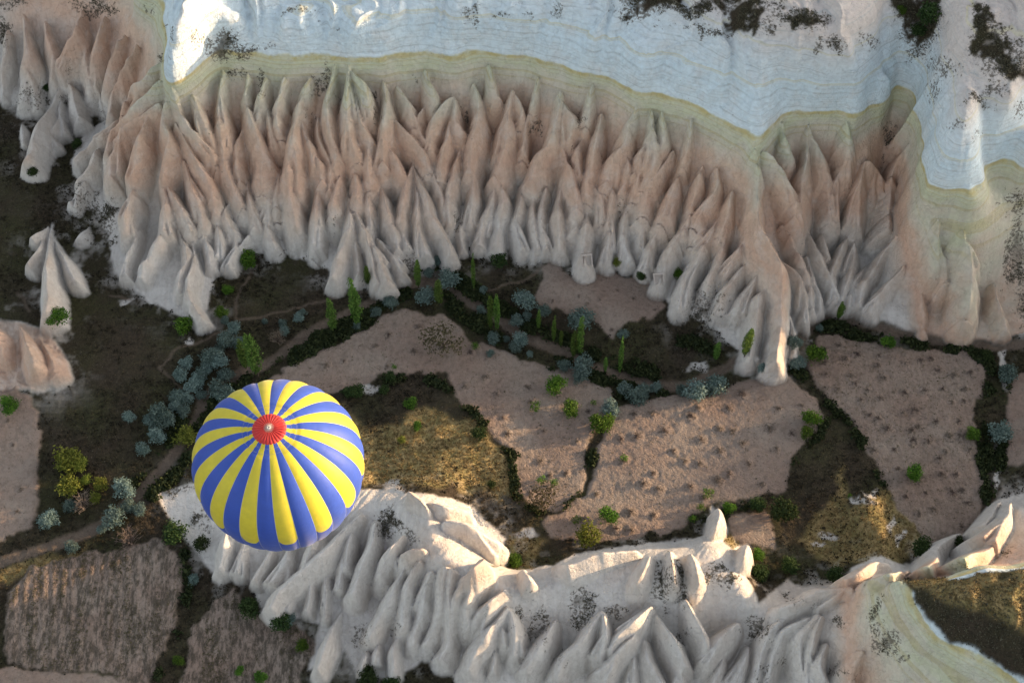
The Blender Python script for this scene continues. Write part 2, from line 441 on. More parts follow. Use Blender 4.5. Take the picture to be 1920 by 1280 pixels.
crng = np.random.default_rng(21)
def fin_crest(zone, prom, P):
    n = len(P); L = [0.0]
    for a, b in zip(P[:-1], P[1:]): L.append(L[-1] + math.dist(a, b))
    C = []
    m = max(6, int(L[-1] / 8))
    for i in range(m + 1):
        s = L[-1] * i / m; k = min(n - 2, max(0, int(np.searchsorted(L, s) - 1))); f = (s - L[k]) / max(1e-6, L[k + 1] - L[k])
        px = P[k][0] * (1 - f) + P[k + 1][0] * f; py = P[k][1] * (1 - f) + P[k + 1][1] * f
        u = i / m
        pr = 0 if zone == 'w' else prom * {'b': 1, 'r': 2.3}.get(zone, 2.6) * (0.03 + 0.97 * min(1.0, u / .42))
        C.append(on_base(px, py, pr))
    C = np.array(C)
    for _ in range(2): C[1:-1] = (C[:-2] + 2 * C[1:-1] + C[2:]) / 4
    if zone in 'mfr': C[1:-1, 2] += np.convolve(crng.normal(0, .55 if zone != 'r' else .15, m + 3), [.25, .5, .25], 'same')[2:-2]
    if zone == 'w': C[:, 2] = [prom * max(0.0, math.sin(math.pi * i / m)) ** .8 for i in range(m + 1)]
    return C

GX = np.arange(X0, X1, 0.18)
GY = np.concatenate([np.arange(Y0, 8, .19), np.arange(8, 46, .135), np.arange(46, Y1, .22)])
XX, YY = np.meshgrid(GX, GY)
wx = fbm(XX / 6, YY / 6, 11, 2, .35) * .9; wy = fbm(XX / 6, YY / 6, 31, 2, .35) * .9
BASE = catmull(BC, XX + wx, YY + wy)
H = BASE - 2.6 * smooth(1.2, 5, BASE) * (1 - smooth(21.3, 23.8, BASE))
FID = np.full(H.shape, -1, np.int32)
WXX, WYY = XX + wx, YY + wy
crests = []
def apply_fin(idx, zone, width, C):
    hw = width / 12.0 / 2 * {'m': 1.22, 'r': 1.06}.get(zone, 1.1)
    pad = hw * 2.2 + 1.5
    i0, i1 = np.searchsorted(GX, [C[:, 0].min() - pad, C[:, 0].max() + pad]); j0, j1 = np.searchsorted(GY, [C[:, 1].min() - pad, C[:, 1].max() + pad])
    if i1 <= i0 or j1 <= j0: return
    S = np.s_[j0:j1, i0:i1]
    x, y = WXX[S], WYY[S]
    best = np.full(x.shape, 1e9); hh = np.zeros(x.shape); uu = np.zeros(x.shape)
    n = len(C)
    for k in range(n - 1):
        a, b = C[k], C[k + 1]; d = b[:2] - a[:2]; l2 = max(1e-4, d @ d)
        t = ((x - a[0]) * d[0] + (y - a[1]) * d[1]) / l2
        tc = np.clip(t, 0, 1); qx = x - a[0] - d[0] * tc; qy = y - a[1] - d[1] * tc
        dd = qx * qx + qy * qy
        if k == n - 2:
            over = np.clip(t - 1, 0, None) * math.sqrt(l2); dd = dd + over * over * (2.6 if zone != 'w' else 0)
        m = dd < best
        best = np.where(m, dd, best); hh = np.where(m, a[2] + (b[2] - a[2]) * tc, hh); uu = np.where(m, (k + tc) / (n - 1), uu)
    d = np.sqrt(best)
    if zone == 'w':
        ti = np.clip(hh, 0, None); H[S] = H[S] + 1.7 * ti * np.exp(-best / (hw * hw * .8)); return
    c = .05; k = 1.15 * (1 + (1.1 if zone != 'r' else .5) * np.clip(1 - uu / .5, 0, 1))
    drop = np.sqrt((k * d) ** 2 + c * c) - c + (1.45 / hw) * best
    z = hh - drop
    cur = H[S]; kk = .10
    m = z > cur
    FID[S] = np.where(z > cur + (.04 if zone != 'w' else 99), idx, FID[S])
    e = np.clip(kk - np.abs(z - cur), 0, None) / kk
    H[S] = np.maximum(z, cur) + e * e * kk * .25
for idx, (zone, width, prom, P) in enumerate(FINS):
    C = fin_crest(zone, prom, P); crests.append((zone, C)); apply_fin(idx, zone, width, C)
# side ribs
for idx, (zone, C) in enumerate(list(crests)):
    if zone in 'wob' or len(C) < 9: continue
    width = FINS[idx][1]; n = len(C)
    for s in (-1, 1):
        for _ in range(rr.choice((0, 0, 1))):
            k = rr.randint(int(n * .15), int(n * .6)); a = C[k]; e = C[min(n - 1, k + rr.randint(6, 12))]
            dv = e[:2] - a[:2]; L = np.linalg.norm(dv)
            if L < 1: continue
            perp = np.array([-dv[1], dv[0]]) / L * s
            off = width / 24 * rr.uniform(.55, .95)
            Q = []
            for u in np.linspace(0, 1, 7):
                p = a[:2] + dv * u + perp * off * u ** .8
                z = a[2] + (e[2] - a[2]) * u - (off * u) * .6
                Q.append([p[0], p[1], z])
            apply_fin(idx, zone, width * rr.uniform(.3, .5), np.array(Q))

# ------------------------------------------------------------------ what the ground is made of
PXX, PYY = project(XX, YY, H)
jit = fbm(XX / 2.2, YY / 2.2, 77, 3) * 9; jit2 = fbm(XX / 2.2 + 40, YY / 2.2, 78, 3) * 9
def poly(P, j=1.0):
    x = PXX + jit * j; y = PYY + jit2 * j; ins = np.zeros(x.shape, bool); n = len(P)
    xs = [p[0] for p in P]; ys = [p[1] for p in P]
    bb = (x > min(xs)) & (x < max(xs)) & (y > min(ys)) & (y < max(ys))
    xb, yb = x[bb], y[bb]; r = np.zeros(xb.shape, bool)
    for i in range(n):
        (xa, ya), (xc, yc) = P[i], P[(i + 1) % n]
        if ya == yc: continue
        c = ((ya > yb) != (yc > yb)) & (xb < (xc - xa) * (yb - ya) / (yc - ya) + xa); r ^= c
    ins[bb] = r; return ins
def strip(P, w, j=.4):
    """distance field to a polyline in photo pixels, below w pixels"""
    x = PXX + jit * j; y = PYY + jit2 * j; best = np.full(x.shape, 1e9)
    for (xa, ya), (xb, yb) in zip(P[:-1], P[1:]):
        dx, dy = xb - xa, yb - ya; t = np.clip(((x - xa) * dx + (y - ya) * dy) / (dx * dx + dy * dy), 0, 1)
        best = np.minimum(best, (x - xa - dx * t) ** 2 + (y - ya - dy * t) ** 2)
    return np.sqrt(best) / w
def blur(M, n=2):
    M = M.astype(np.float32)
    for _ in range(n):
        A = M.copy(); A[1:-1] = (M[:-2] + 2 * M[1:-1] + M[2:]) / 4
        M = A.copy(); M[:, 1:-1] = (A[:, :-2] + 2 * A[:, 1:-1] + A[:, 2:]) / 4
    return M
FIELDS = {
 'vineyard_field': ('pale bare field in the middle of the valley right of the balloon top',
    [(490,715),(530,690),(620,650),(700,600),(770,582),(840,595),(880,640),(930,650),(985,680),(1060,690),(1140,726),(1150,770),(1105,815),(1098,870),(1095,910),(1060,955),(1000,950),(970,920),(965,850),(905,790),(848,740),(840,705),(780,695),(720,705),(640,735),(600,750),(540,728)]),
 'vineyard_field.001': ('pinkish vineyard field in the centre between silver bushes and the near ridge',
    [(1165,752),(1210,752),(1260,735),(1330,745),(1400,705),(1470,700),(1530,745),(1548,785),(1520,820),(1490,860),(1470,920),(1410,935),(1330,945),(1290,985),(1200,1010),(1090,1015),(1030,1005),(1012,975),(1060,955),(1100,920),(1120,870),(1120,830)]),
 'vineyard_field.002': ('large greyish field with many dug vine hollows at the right',
    [(1518,690),(1530,635),(1560,628),(1640,645),(1740,655),(1800,655),(1850,690),(1830,760),(1830,850),(1845,920),(1830,1000),(1760,1050),(1740,1020),(1690,960),(1650,900),(1640,860),(1590,790),(1540,730)]),
 'vineyard_field.003': ('small pale field under the carved rock doorway at the foot of the cliff',
    [(1015,505),(1035,490),(1060,515),(1085,520),(1130,500),(1170,515),(1240,545),(1248,580),(1215,600),(1165,605),(1145,632),(1115,610),(1090,590),(1020,580),(1005,560)]),
 'vineyard_field.004': ('pale field at the left edge below the pinkish boulder',
    [(-80,745),(30,720),(60,745),(75,800),(75,860),(70,930),(60,990),(0,1018),(-80,1030)]),
 'ploughed_field': ('dark furrowed field in the lower left corner',
    [(10,1110),(60,1060),(150,1035),(230,1030),(300,1010),(340,1045),(345,1080),(330,1170),(300,1240),(285,1290),(230,1290),(215,1260),(15,1245),(5,1180)]),
 'field': ('bare tan field cut by the bottom left edge', [(-80,1250),(15,1250),(215,1265),(240,1300),(230,1360),(-80,1360)]),
 'field.001': ('weedy pale field below the balloon and left of the near ridge',
    [(400,1120),(440,1105),(460,1140),(500,1165),(570,1180),(590,1215),(560,1260),(560,1360),(320,1360),(340,1260),(360,1180)]),
 'field.002': ('narrow pale field at the right edge beyond the stream', [(1895,700),(1990,690),(1990,880),(1885,870),(1880,800)]),
 'field.003': ('small bare plot behind the white spires of the near ridge', [(1362,965),(1435,955),(1452,1000),(1450,1030),(1395,1020),(1372,1000)]),
}
fieldmask = np.zeros(H.shape, np.int32)
low = (FID < 0)
for i, (k, (lab, P)) in enumerate(FIELDS.items()): fieldmask[poly(P, 1.25) & low & (BASE < 5)] = i + 1
ROAD = [(-80,1058),(0,1050),(60,1034),(130,1010),(190,985),(250,935),(290,895),(330,845),(365,790),(385,745),(420,720),(455,700),(500,680),(540,652),(600,612),(660,585),(710,560),(755,535),(800,525),(850,545),(905,578),(950,608),(1000,640),(1060,658),(1110,690),(1160,705),(1230,722),(1290,722),(1340,700),(1390,672),(1420,690),(1480,690),(1510,620),(1550,592),(1600,598),(1680,622),(1780,640),(1870,648),(1990,640)]
rd = strip(ROAD, 1.0)
hidden = poly([(1398,640),(1400,690),(1500,690),(1505,630)], 0)
road = (rd < 9.5) & low & ~hidden
PATHS = [[(400,765),(330,720),(300,690),(340,655),(380,640),(440,620)], [(440,602),(500,590),(560,575),(640,550),(690,545)], [(245,560),(225,552),(205,550)], [(440,600),(445,560),(470,510)], [(30,545),(45,560),(55,585)],
         [(900,560),(940,535),(985,525),(1020,500)]]
pd = np.minimum.reduce([strip(p, 1.0, .6) for p in PATHS])
CLIFFP = FOOT + [(1990,640),(1990,-200),(-100,-200),(-100,190)]
RIDGEP = [(290,925),(360,905),(420,900),(560,900),(640,915),(700,915),(760,922),(800,925),(880,945),(950,1010),(920,1060),(985,1066),(1040,1060),(1080,1035),(1190,1020),(1250,1015),(1318,1005),(1335,945),(1352,965),(1350,1000),(1372,1030),
          (1400,1015),(1410,1030),(1390,1070),(1425,1130),(1475,1085),(1490,1095),(1540,1100),(1585,1085),(1600,1065),(1650,1040),(1690,1058),(1740,1058),(1840,970),(1870,935),(1990,900),(1990,1400),(880,1400),(872,1290),(835,1246),(790,1236),(740,1275),
          (670,1262),(640,1210),(575,1258),(600,1168),(492,1150),(470,1090),(398,1072),(330,990)]
OUTP = [(30,600),(-80,600),(-80,745),(40,730),(80,735),(130,715),(125,670),(90,620),(45,602)]
rockz = np.zeros(H.shape, np.int32)
rockz[poly(CLIFFP, .6)] = 1
rockz[poly(RIDGEP, .5)] = 2
rockz[poly(OUTP, .3)] = 3
zc = {'m': 1, 'f': 1, 'w': 1, 'r': 2, 'o': 4, 'b': 3}
finz = np.array([zc[f[0]] for f in FINS] + [0]); rockz = np.where(FID >= 0, finz[FID], rockz)
# grass-topped ground inside those outlines
PLAT = [[(1690,1085),(1730,1090),(1830,1078),(1990,1060),(1990,1400),(1960,1300),(1890,1258),(1835,1222),(1768,1192),(1720,1128)]]
plateau = poly(PLAT[0], 1.2)
topgrass = np.zeros(H.shape, bool)
for P in ([(1130,-60),(1280,-60),(1265,22),(1200,30),(1150,14)], [(1335,-60),(1440,-60),(1440,50),(1400,64),(1345,38)], [(1468,38),(1522,22),(1528,50),(1482,64)], [(1690,-60),(1765,-60),(1750,60),(1700,100),(1685,60)], [(1808,40),(1830,15),(1905,95),(1930,150),(1890,145),(1830,92)]):
    topgrass |= poly(P, 3.2) & (rockz == 1) & (fbm(XX / 1.4, YY / 1.4, 601, 4, .65) > -.18)
SCRUB = [  # px, py, rx, ry, strength: dark low scrub growing on the rock
 (415,85,45,22,1),(470,95,35,10,.8),(560,20,60,10,.35),(600,45,40,12,.3),(890,30,25,18,.6),(930,42,30,6,.4),(985,35,12,10,.5),(1040,15,20,25,.5),(1210,20,70,22,1),(1300,25,70,20,.9),(1390,20,60,28,1),(1500,40,50,22,1),(1330,60,80,8,.7),(1440,65,30,12,.8),
 (1540,85,14,16,.9),(1566,86,14,16,.9),(1630,75,20,22,.6),(1720,40,42,55,1.1),(1715,100,30,25,.8),(1850,70,45,30,1),(1830,30,20,20,.7),(1885,110,45,40,1),(1760,135,40,22,.7),(1753,175,15,22,.8),(1860,165,22,18,.8),(1830,195,25,14,.7),(1905,200,18,18,.7),(1790,235,18,14,.6),(1820,260,20,15,.4),
 (1668,250,16,34,.7),(1660,310,8,22,.6),(1905,470,22,90,.9),(1900,380,25,40,.6),(1915,560,15,50,.8),
 (440,130,18,20,.6),(488,160,9,24,.7),(600,160,22,30,.7),(580,220,12,30,.5),(640,200,10,30,.5),(704,205,9,28,.9),(776,150,8,14,.6),(748,235,10,16,.6),(876,225,10,26,.7),(1000,240,20,20,.8),(1090,230,18,14,.8),(1075,270,10,14,.7),(1132,300,10,26,.7),(1170,390,14,24,.7),
 (860,420,10,30,.9),(770,485,25,22,.8),(690,520,12,18,.6),(580,470,14,28,.5),(530,490,25,18,.6),(1310,580,34,42,1),(1350,560,16,30,.8),(1290,620,30,20,.9),(1480,440,30,40,.4),(400,250,10,50,.5),(620,420,16,28,.6),
 (725,985,22,30,.9),(762,1000,12,14,.9),(970,1150,25,18,.8),(995,1110,14,24,.5),(1010,1180,16,34,.9),(1100,1135,26,34,.9),(1165,1145,20,22,.9),(1255,1095,40,50,1),(1350,1085,30,22,.8),(920,1160,14,12,.6),(680,1190,26,26,.9),(735,1175,12,16,.7),(1280,1190,14,22,.7),
 (1055,1240,14,26,.8),(1385,1190,26,20,.5),(1430,1180,34,20,.9),(1570,1165,18,14,.8),(1640,1150,14,28,.8),(1660,1200,30,26,.9),(1690,1230,18,10,.7),(1470,1235,20,20,.7),(1425,1265,14,26,.9),(1580,1265,30,14,.9),(1480,1110,16,10,.6),(1500,1132,25,10,.7),(1810,1060,40,12,.6),(1870,1030,30,20,.5),
 (380,970,24,30,.6),(340,920,30,16,.5),(60,180,30,30,.8),(130,130,14,20,.8),(85,155,14,14,.6),(10,60,14,40,.8),(170,10,50,16,.8),(275,20,14,20,.5),(320,70,8,24,.6),(300,110,12,18,.5),(20,10,30,14,.7),(160,380,25,40,.8),(200,410,20,30,.8),(190,445,20,20,.6),(20,490,40,30,.4),(115,180,10,16,.8),(190,200,10,20,.7)]
scrub = np.zeros(H.shape, np.float32)
for (a, b, rx, ry, s) in SCRUB:
    q = ((PXX + jit * 2.5 - a) / rx) ** 2 + ((PYY + jit2 * 2.5 - b) / ry) ** 2
    scrub = np.maximum(scrub, s * np.clip(1.2 - np.sqrt(q) * .8, 0, 1))
scrub *= np.where(FID >= 0, .6, 1.0)
grass = (rockz == 0) & (fieldmask == 0)
# ------------------------------------------------------------------ relief
rockf = blur(rockz > 0, 3); gf = blur(grass, 3); ff = blur(fieldmask > 0, 4); rf = blur(road, 3)
cap = smooth(23.2, 24.6, H) * (rockz > 0)
ca, sa = math.cos(.55), math.sin(.55)
rib1 = 1 - np.abs(fbm(XX / 1.3 + wx * .8, YY / 6, 51, 4)); u2 = XX * ca - YY * sa; v2 = XX * sa + YY * ca
rib2 = 1 - np.abs(fbm(u2 / 1.5 + wx * .5, v2 / 9, 61, 3))
rib = np.where(rockz == 2, rib2, rib1)
inb = np.where(FID >= 0, np.where(rockz == 2, .10, .17), .32)
H = H + rockf * (1 - cap) * (rib - .75) * inb * smooth(1, 6, H)
H = H + rockf * (fbm(XX / 1.6, YY / 1.6, 71, 4) * .09 - np.clip(np.abs(fbm(XX / 2.6, YY / 3.4, 72, 3)) * -6 + .35, 0, 1) * .22)
bz = blur(rockz == 3, 3); H = H + bz * (fbm(XX / 2.4, YY / 2.4, 73, 4, .6) * .9 - np.abs(fbm(XX / 1.3, YY / 1.3, 75, 3)) * .5)
# bedding ledges of the white cap
st = H + fbm(XX / 14, YY / 14, 81, 2) * .5
led = (st / .8 + fbm(XX / 6, YY / 6, 87, 3) * .35) % 1.0
H = H + cap * (np.abs(led - .5) - .25) * .30
H = H + cap * smooth(24, 27, H) * ((1 - np.abs(fbm(XX / 5.5 + wx, YY / 26, 83, 3))) * 2.6 - 1.6 + fbm(XX / 2.4, YY / 9, 85, 3) * .45)
H = H + gf * (fbm(XX / 2.2, YY / 2.2, 91, 5, .6) * .34 + fbm(XX / 12, YY / 12, 95, 2) * .5)
H = H - rf * .18 + ff * .22 + ff * fbm(XX / .9, YY / .9, 97, 4, .7) * .10
fur = (fieldmask == 6)
H = H + blur(fur, 3) * np.sin((XX + .12 * YY + wx * .25) * 2 * math.pi / 1.35) * .05
# vine hollows dug into the fields: jittered rows
def field_of(x, y):
    i = np.clip(np.searchsorted(GX, x), 0, len(GX) - 1); j = np.clip(np.searchsorted(GY, y), 0, len(GY) - 1)
    return fieldmask[j, i]
VINES = []
for fi, sp, ang in ((1, 4.1, .5), (2, 3.5, .35), (3, 2.75, .2), (4, 3.0, .6), (5, 3.6, .3)):
    c, s = math.cos(ang), math.sin(ang)
    for a in np.arange(-110, 110, sp):
        for b in np.arange(-110, 110, sp):
            a2 = a + rr.uniform(-.32, .32) * sp; b2 = b + rr.uniform(-.32, .32) * sp
            x, y = a2 * c - b2 * s, a2 * s + b2 * c
            if not (X0 < x < X1 and Y0 < y < Y1): continue
            if any(field_of(x + dx, y + dy) != fi for dx, dy in ((0, 0), (1.1, 0), (-1.1, 0), (0, 1.1), (0, -1.1))): continue
            if rr.random() < (.22, .12, .06, .3, .3)[fi - 1]: continue
            r = rr.uniform(.6, .95) * (1.0, 1.15, 1.05, .6, .8)[fi - 1]
            VINES.append((fi, x, y, r))
vmask = np.zeros(H.shape, np.float32)
for fi, x, y, r in VINES:
    i0, i1 = np.searchsorted(GX, [x - 2 * r, x + 2 * r]); j0, j1 = np.searchsorted(GY, [y - 2 * r, y + 2 * r])
    S = np.s_[j0:j1, i0:i1]
    q = np.sqrt((XX[S] - x + jit[S] * .02) ** 2 + (YY[S] - y + jit2[S] * .02) ** 2) / r
    H[S] += (.17 + jit[S] * .02) * np.exp(-(q / .7) ** 2) - .05 * np.exp(-((q - 1.25) / .3) ** 2)
    vmask[S] = np.maximum(vmask[S], np.clip(1.25 - q, 0, 1) * rr.uniform(.5, 1))
# rock doorway cut into the foot of a fin
hz = H
def height(x, y):
    i = int(np.clip(np.searchsorted(GX, x) - 1, 0, len(GX) - 2)); j = int(np.clip(np.searchsorted(GY, y) - 1, 0, len(GY) - 2))
    fx = (x - GX[i]) / (GX[i + 1] - GX[i]); fy = (y - GY[j]) / (GY[j + 1] - GY[j])
    return (H[j, i] * (1 - fx) + H[j, i + 1] * fx) * (1 - fy) + (H[j + 1, i] * (1 - fx) + H[j + 1, i + 1] * fx) * fy
def on_ground(px, py):
    d = ray(px, py); h = 48.0
    while h > -3:
        p = CAM + d * ((h - CAM[2]) / d[2])
        g = height(p[0], p[1])
        if g >= h: break
        h -= max(.05, (h - g) * .3)
    return Vector((p[0], p[1], height(p[0], p[1])))

# ------------------------------------------------------------------ materials
def nt(name):
    m = bpy.data.materials.new(name); m.use_nodes = True
    t = m.node_tree; t.nodes.clear()
    out = t.nodes.new('ShaderNodeOutputMaterial'); b = t.nodes.new('ShaderNodeBsdfPrincipled')
    t.links.new(b.outputs[0], out.inputs[0]); b.inputs['Roughness'].default_value = .9
    b.inputs['Specular IOR Level'].default_value = .15
    return m, t, b
class NB:
    def __init__(s, t): s.t = t
    def n(s, k, **kw):
        q = s.t.nodes.new(k)
        for a, v in kw.items(): setattr(q, a, v)
        return q
    def l(s, a, b): s.t.links.new(a, b)
    def attr(s, nm): return s.n('ShaderNodeAttribute', attribute_name=nm).outputs['Fac']
    def noise(s, vec, scale, detail=4, rough=.55, out=0):
        q = s.n('ShaderNodeTexNoise'); q.inputs['Scale'].default_value = scale; q.inputs['Detail'].default_value = detail; q.inputs['Roughness'].default_value = rough
        if vec is not None: s.l(vec, q.inputs['Vector'])
        return q.outputs[out]
    def math(s, op, a, b=None, c=None):
        q = s.n('ShaderNodeMath', operation=op)
        for i, v in enumerate((a, b, c)):
            if v is None: continue
            if isinstance(v, (int, float)): q.inputs[i].default_value = v
            else: s.l(v, q.inputs[i])
        return q.outputs[0]
    def mapr(s, v, a, b, c=0, d=1):
        q = s.n('ShaderNodeMapRange'); q.interpolation_type = 'SMOOTHSTEP'
        s.l(v, q.inputs[0])
        for i, z in enumerate((a, b, c, d)): q.inputs[i + 1].default_value = z
        return q.outputs[0]
    def mix(s, f, a, b, mode='MIX'):
        q = s.n('ShaderNodeMix', data_type='RGBA', blend_type=mode)
        for sock, v in ((q.inputs[0], f), (q.inputs[6], a), (q.inputs[7], b)):
            if isinstance(v, (int, float)): sock.default_value = v
            elif isinstance(v, tuple): sock.default_value = (*v, 1)
            else: s.l(v, sock)
        return q.outputs[2]
    def ramp(s, v, stops):
        q = s.n('ShaderNodeValToRGB'); e = q.color_ramp.elements
        while len(e) < len(stops): e.new(.5)
        for k, (p, c) in zip(e, stops): k.position = p; k.color = (*c, 1)
        s.l(v, q.inputs[0]); return q.outputs[0]
    def vmul(s, vec, k):
        q = s.n('ShaderNodeVectorMath', operation='MULTIPLY'); s.l(vec, q.inputs[0]); q.inputs[1].default_value = k; return q.outputs[0]
def terrain_material():
    m, t, b = nt('valley_ground'); N = NB(t)
    pos = N.n('ShaderNodeNewGeometry').outputs['Position']
    st = N.attr('strat'); wob = N.noise(pos, .12, 4)
    fine = N.noise(pos, 1.6, 6, .65); med = N.noise(pos, .35, 5, .6)
    s2 = N.math('ADD', st, N.mapr(wob, .2, .8, -.5, .5)); s3 = N.math('MULTIPLY', s2, 1 / 44)
    k = lambda h: h / 44
    sw = N.math('MULTIPLY', N.math('ADD', st, N.mapr(N.noise(pos, .16, 5, .6), .25, .75, -2.0, 2.0)), 1 / 44)
    rock = N.ramp(sw, [(k(0), (.63, .59, .54)), (k(3.5), (.63, .575, .515)), (k(6.5), (.60, .50, .415)), (k(11.5), (.61, .40, .29)), (k(16), (.61, .43, .315)), (k(18.5), (.60, .51, .40)), (k(20.8), (.58, .55, .425)),
                       (k(22.4), (.55, .555, .38)), (k(24.5), (.58, .57, .40))])
    capc = N.ramp(s3, [(k(24), (.64, .72, .74)), (k(28), (.62, .72, .76)), (k(33), (.63, .69, .71)), (k(35.5), (.62, .60, .58)), (k(37), (.60, .53, .48)), (k(42), (.58, .50, .45))])
    rock = N.mix(N.mapr(s2, 23.75, 24.15), rock, capc)
    rock = N.mix(N.math('MULTIPLY', N.math('MULTIPLY', N.mapr(s2, 22.9, 23.7), N.mapr(s2, 24.1, 23.8)), N.mapr(N.noise(pos, .5, 3), .35, .6, .2, .9)), rock, (.50, .41, .17))
    # bedding lines: high frequency along the strata only
    cv = N.n('ShaderNodeCombineXYZ'); N.l(N.math('ADD', st, N.mapr(N.noise(pos, .06, 3), 0, 1, -.6, .6)), cv.inputs[2])
    bed = N.noise(cv.outputs[0], 2.4, 6, .75); bed2 = N.noise(cv.outputs[0], .9, 2, .5)
    capm = N.mapr(s2, 19.5, 23.0)
    lines = N.math('MULTIPLY', N.math('MULTIPLY', N.mapr(bed, .50, .62), capm), N.mapr(N.noise(pos, .35, 4), .35, .6, .25, 1))
    rock = N.mix(N.math('MULTIPLY', lines, .75), rock, (.33, .38, .38))
    rock = N.mix(N.math('MULTIPLY', N.math('MULTIPLY', N.mapr(bed2, .61, .66), capm), .5), rock, (.62, .55, .30))
    bandm = N.math('MULTIPLY', N.mapr(s2, 18.5, 20.5), N.mapr(s2, 24.3, 23.6)); bed3 = N.noise(cv.outputs[0], 1.5, 3, .6)
    rock = N.mix(N.math('MULTIPLY', N.math('MULTIPLY', N.mapr(bed3, .50, .60), bandm), .5), rock, (.47, .39, .19))
    rock = N.mix(N.math('MULTIPLY', N.mapr(bed, .55, .7), .12), rock, (.36, .25, .19))
    # weathering: streaks down the slope, blotches, pale dust
    stv = N.vmul(pos, (1.7, .22, .22)); streak = N.noise(stv, 1.0, 5, .6)
    rock = N.mix(N.math('MULTIPLY', N.mapr(streak, .35, .75, .0, .22), N.math('SUBTRACT', 1.0, capm)), rock, (.30, .23, .18), 'MIX')
    rock = N.mix(N.mapr(med, .45, .75, 0, .35), rock, (.66, .60, .54))
    rock = N.mix(N.mapr(fine, .35, .7, .16, 0), rock, (.20, .16, .13))
    # scrub speckle on rock
    sc = N.attr('scrub'); vor = N.noise(pos, 1.15, 5, .7)
    scm = N.mapr(N.math('ADD', N.math('MULTIPLY', sc, .46), vor), .66, .76)
    spot = N.mapr(N.noise(pos, 2.6, 3, .6), .44, .56)
    scm = N.math('MULTIPLY', scm, N.math('MAXIMUM', spot, N.mapr(sc, .75, 1.0)))
    sccol = N.mix(N.mapr(fine, .3, .7), (.06, .052, .040), (.15, .125, .095))
    rock = N.mix(N.math('MULTIPLY', scm, .82), rock, sccol)
    # rough grass and soil
    g1 = N.noise(pos, .09, 4); g2 = N.noise(pos, 2.6, 5, .7); g3 = N.noise(pos, .5, 4, .6)
    grass = N.mix(N.mapr(g1, .35, .65), (.050, .037, .024), (.046, .044, .019))
    grass = N.mix(N.mapr(g3, .50, .78, 0, .65), grass, (.062, .047, .031))
    grass = N.mix(N.mapr(g2, .40, .70, 0, .7), grass, (.018, .015, .010))
    grass = N.mix(N.mapr(N.noise(pos, 4.5, 3, .6), .63, .72, 0, .5), grass, (.22, .18, .14))
    dry = N.attr('dry')
    grass = N.mix(N.math('MULTIPLY', dry, N.mapr(g2, .25, .6, .5, 1)), grass, N.mix(N.mapr(g3, .35, .65), (.42, .30, .135), (.26, .21, .085)))  # dry grass, its gold brightened to paint sunlight onto the mounds
    # field soil
    f1 = N.noise(pos, .10, 4); f2 = N.noise(pos, 1.4, 6, .7)
    field = N.mix(N.mapr(f1, .35, .65), (.260, .186, .146), (.285, .222, .178))
    field = N.mix(N.mapr(f2, .42, .74, 0, .55), field, (.12, .088, .068))
    field = N.mix(N.mapr(N.noise(pos, 6, 3, .6), .55, .72, 0, .35), field, (.30, .245, .20))
    field = N.mix(N.mapr(N.noise(pos, .45, 5, .7), .52, .72, 0, .4), field, (.15, .108, .084))
    field = N.mix(N.mapr(N.noise(pos, .22, 4, .6), .52, .70, 0, .45), field, (.32, .265, .215))
    vm = N.attr('vine')
    field = N.mix(N.math('MULTIPLY', N.math('GREATER_THAN', N.math('ADD', N.math('MULTIPLY', vm, .22), N.noise(pos, 2.2, 4, .7)), .64), .55), field, (.055, .042, .034))
    wd = N.attr('weed')
    field = N.mix(N.math('MULTIPLY', wd, N.mapr(N.noise(N.vmul(pos, (1.5, .5, 1)), 1.0, 6, .75), .40, .60, .0, .85)), field, (.042, .036, .025))
    road = N.mix(N.mapr(f2, .3, .7), (.115, .084, .062), (.165, .125, .095))
    col = N.mix(N.attr('grass'), rock, grass)
    col = N.mix(N.attr('field'), col, field)
    col = N.mix(N.attr('road'), col, road)
    N.l(col, b.inputs['Base Color'])
    bmp = N.n('ShaderNodeBump'); bmp.inputs['Strength'].default_value = .55; bmp.inputs['Distance'].default_value = .38
    hh = N.math('ADD', N.math('MULTIPLY', fine, .9), N.math('MULTIPLY', streak, .5)); hh = N.math('ADD', hh, N.math('MULTIPLY', N.mapr(N.math('ABSOLUTE', N.math('SUBTRACT', N.noise(pos, .55, 4, .6), .5)), 0, .035, -1, 0), .45))
    hh = N.math('ADD', hh, N.math('MULTIPLY', N.math('MULTIPLY', g2, N.math('MAXIMUM', N.attr('grass'), N.attr('field'))), 1.3))
    N.l(hh, bmp.inputs['Height']); N.l(bmp.outputs[0], b.inputs['Normal'])
    return m
MAT_T = terrain_material()

# ------------------------------------------------------------------ terrain objects, cut out of one continuous height sheet
strat = H + fbm(XX / 30, YY / 30, 201, 2) * .8 + blur(rockz == 3, 3) * 8 - 6.5 * blur(rockz == 2, 3) * smooth(2, 9, H) * (1 - smooth(15.5, 20, H)) - .9 * blur(rockz == 2, 3) * smooth(19, 22, H)
wr = smooth(1670, 1760, PXX) * (PYY < 650) * (rockz == 1) * (1 - smooth(17, 21, H)) * .85; strat = strat * (1 - wr) + wr * (18.9 + .16 * H)
wb = smooth(1540, 1640, PXX) * (PYY > 1085) * (rockz == 2) * (1 - smooth(18, 22, H)) * .8; strat = strat * (1 - wb) + wb * (16.5 + .33 * H)
dryLitP = [(640,760),(700,810),(800,770),(900,800),(960,860),(975,920),(930,930),(800,905),(700,910),(640,880)]
dry = blur(poly(dryLitP, 2.0), 6)  # dry grass where sun falls, coloured brighter by the ground material
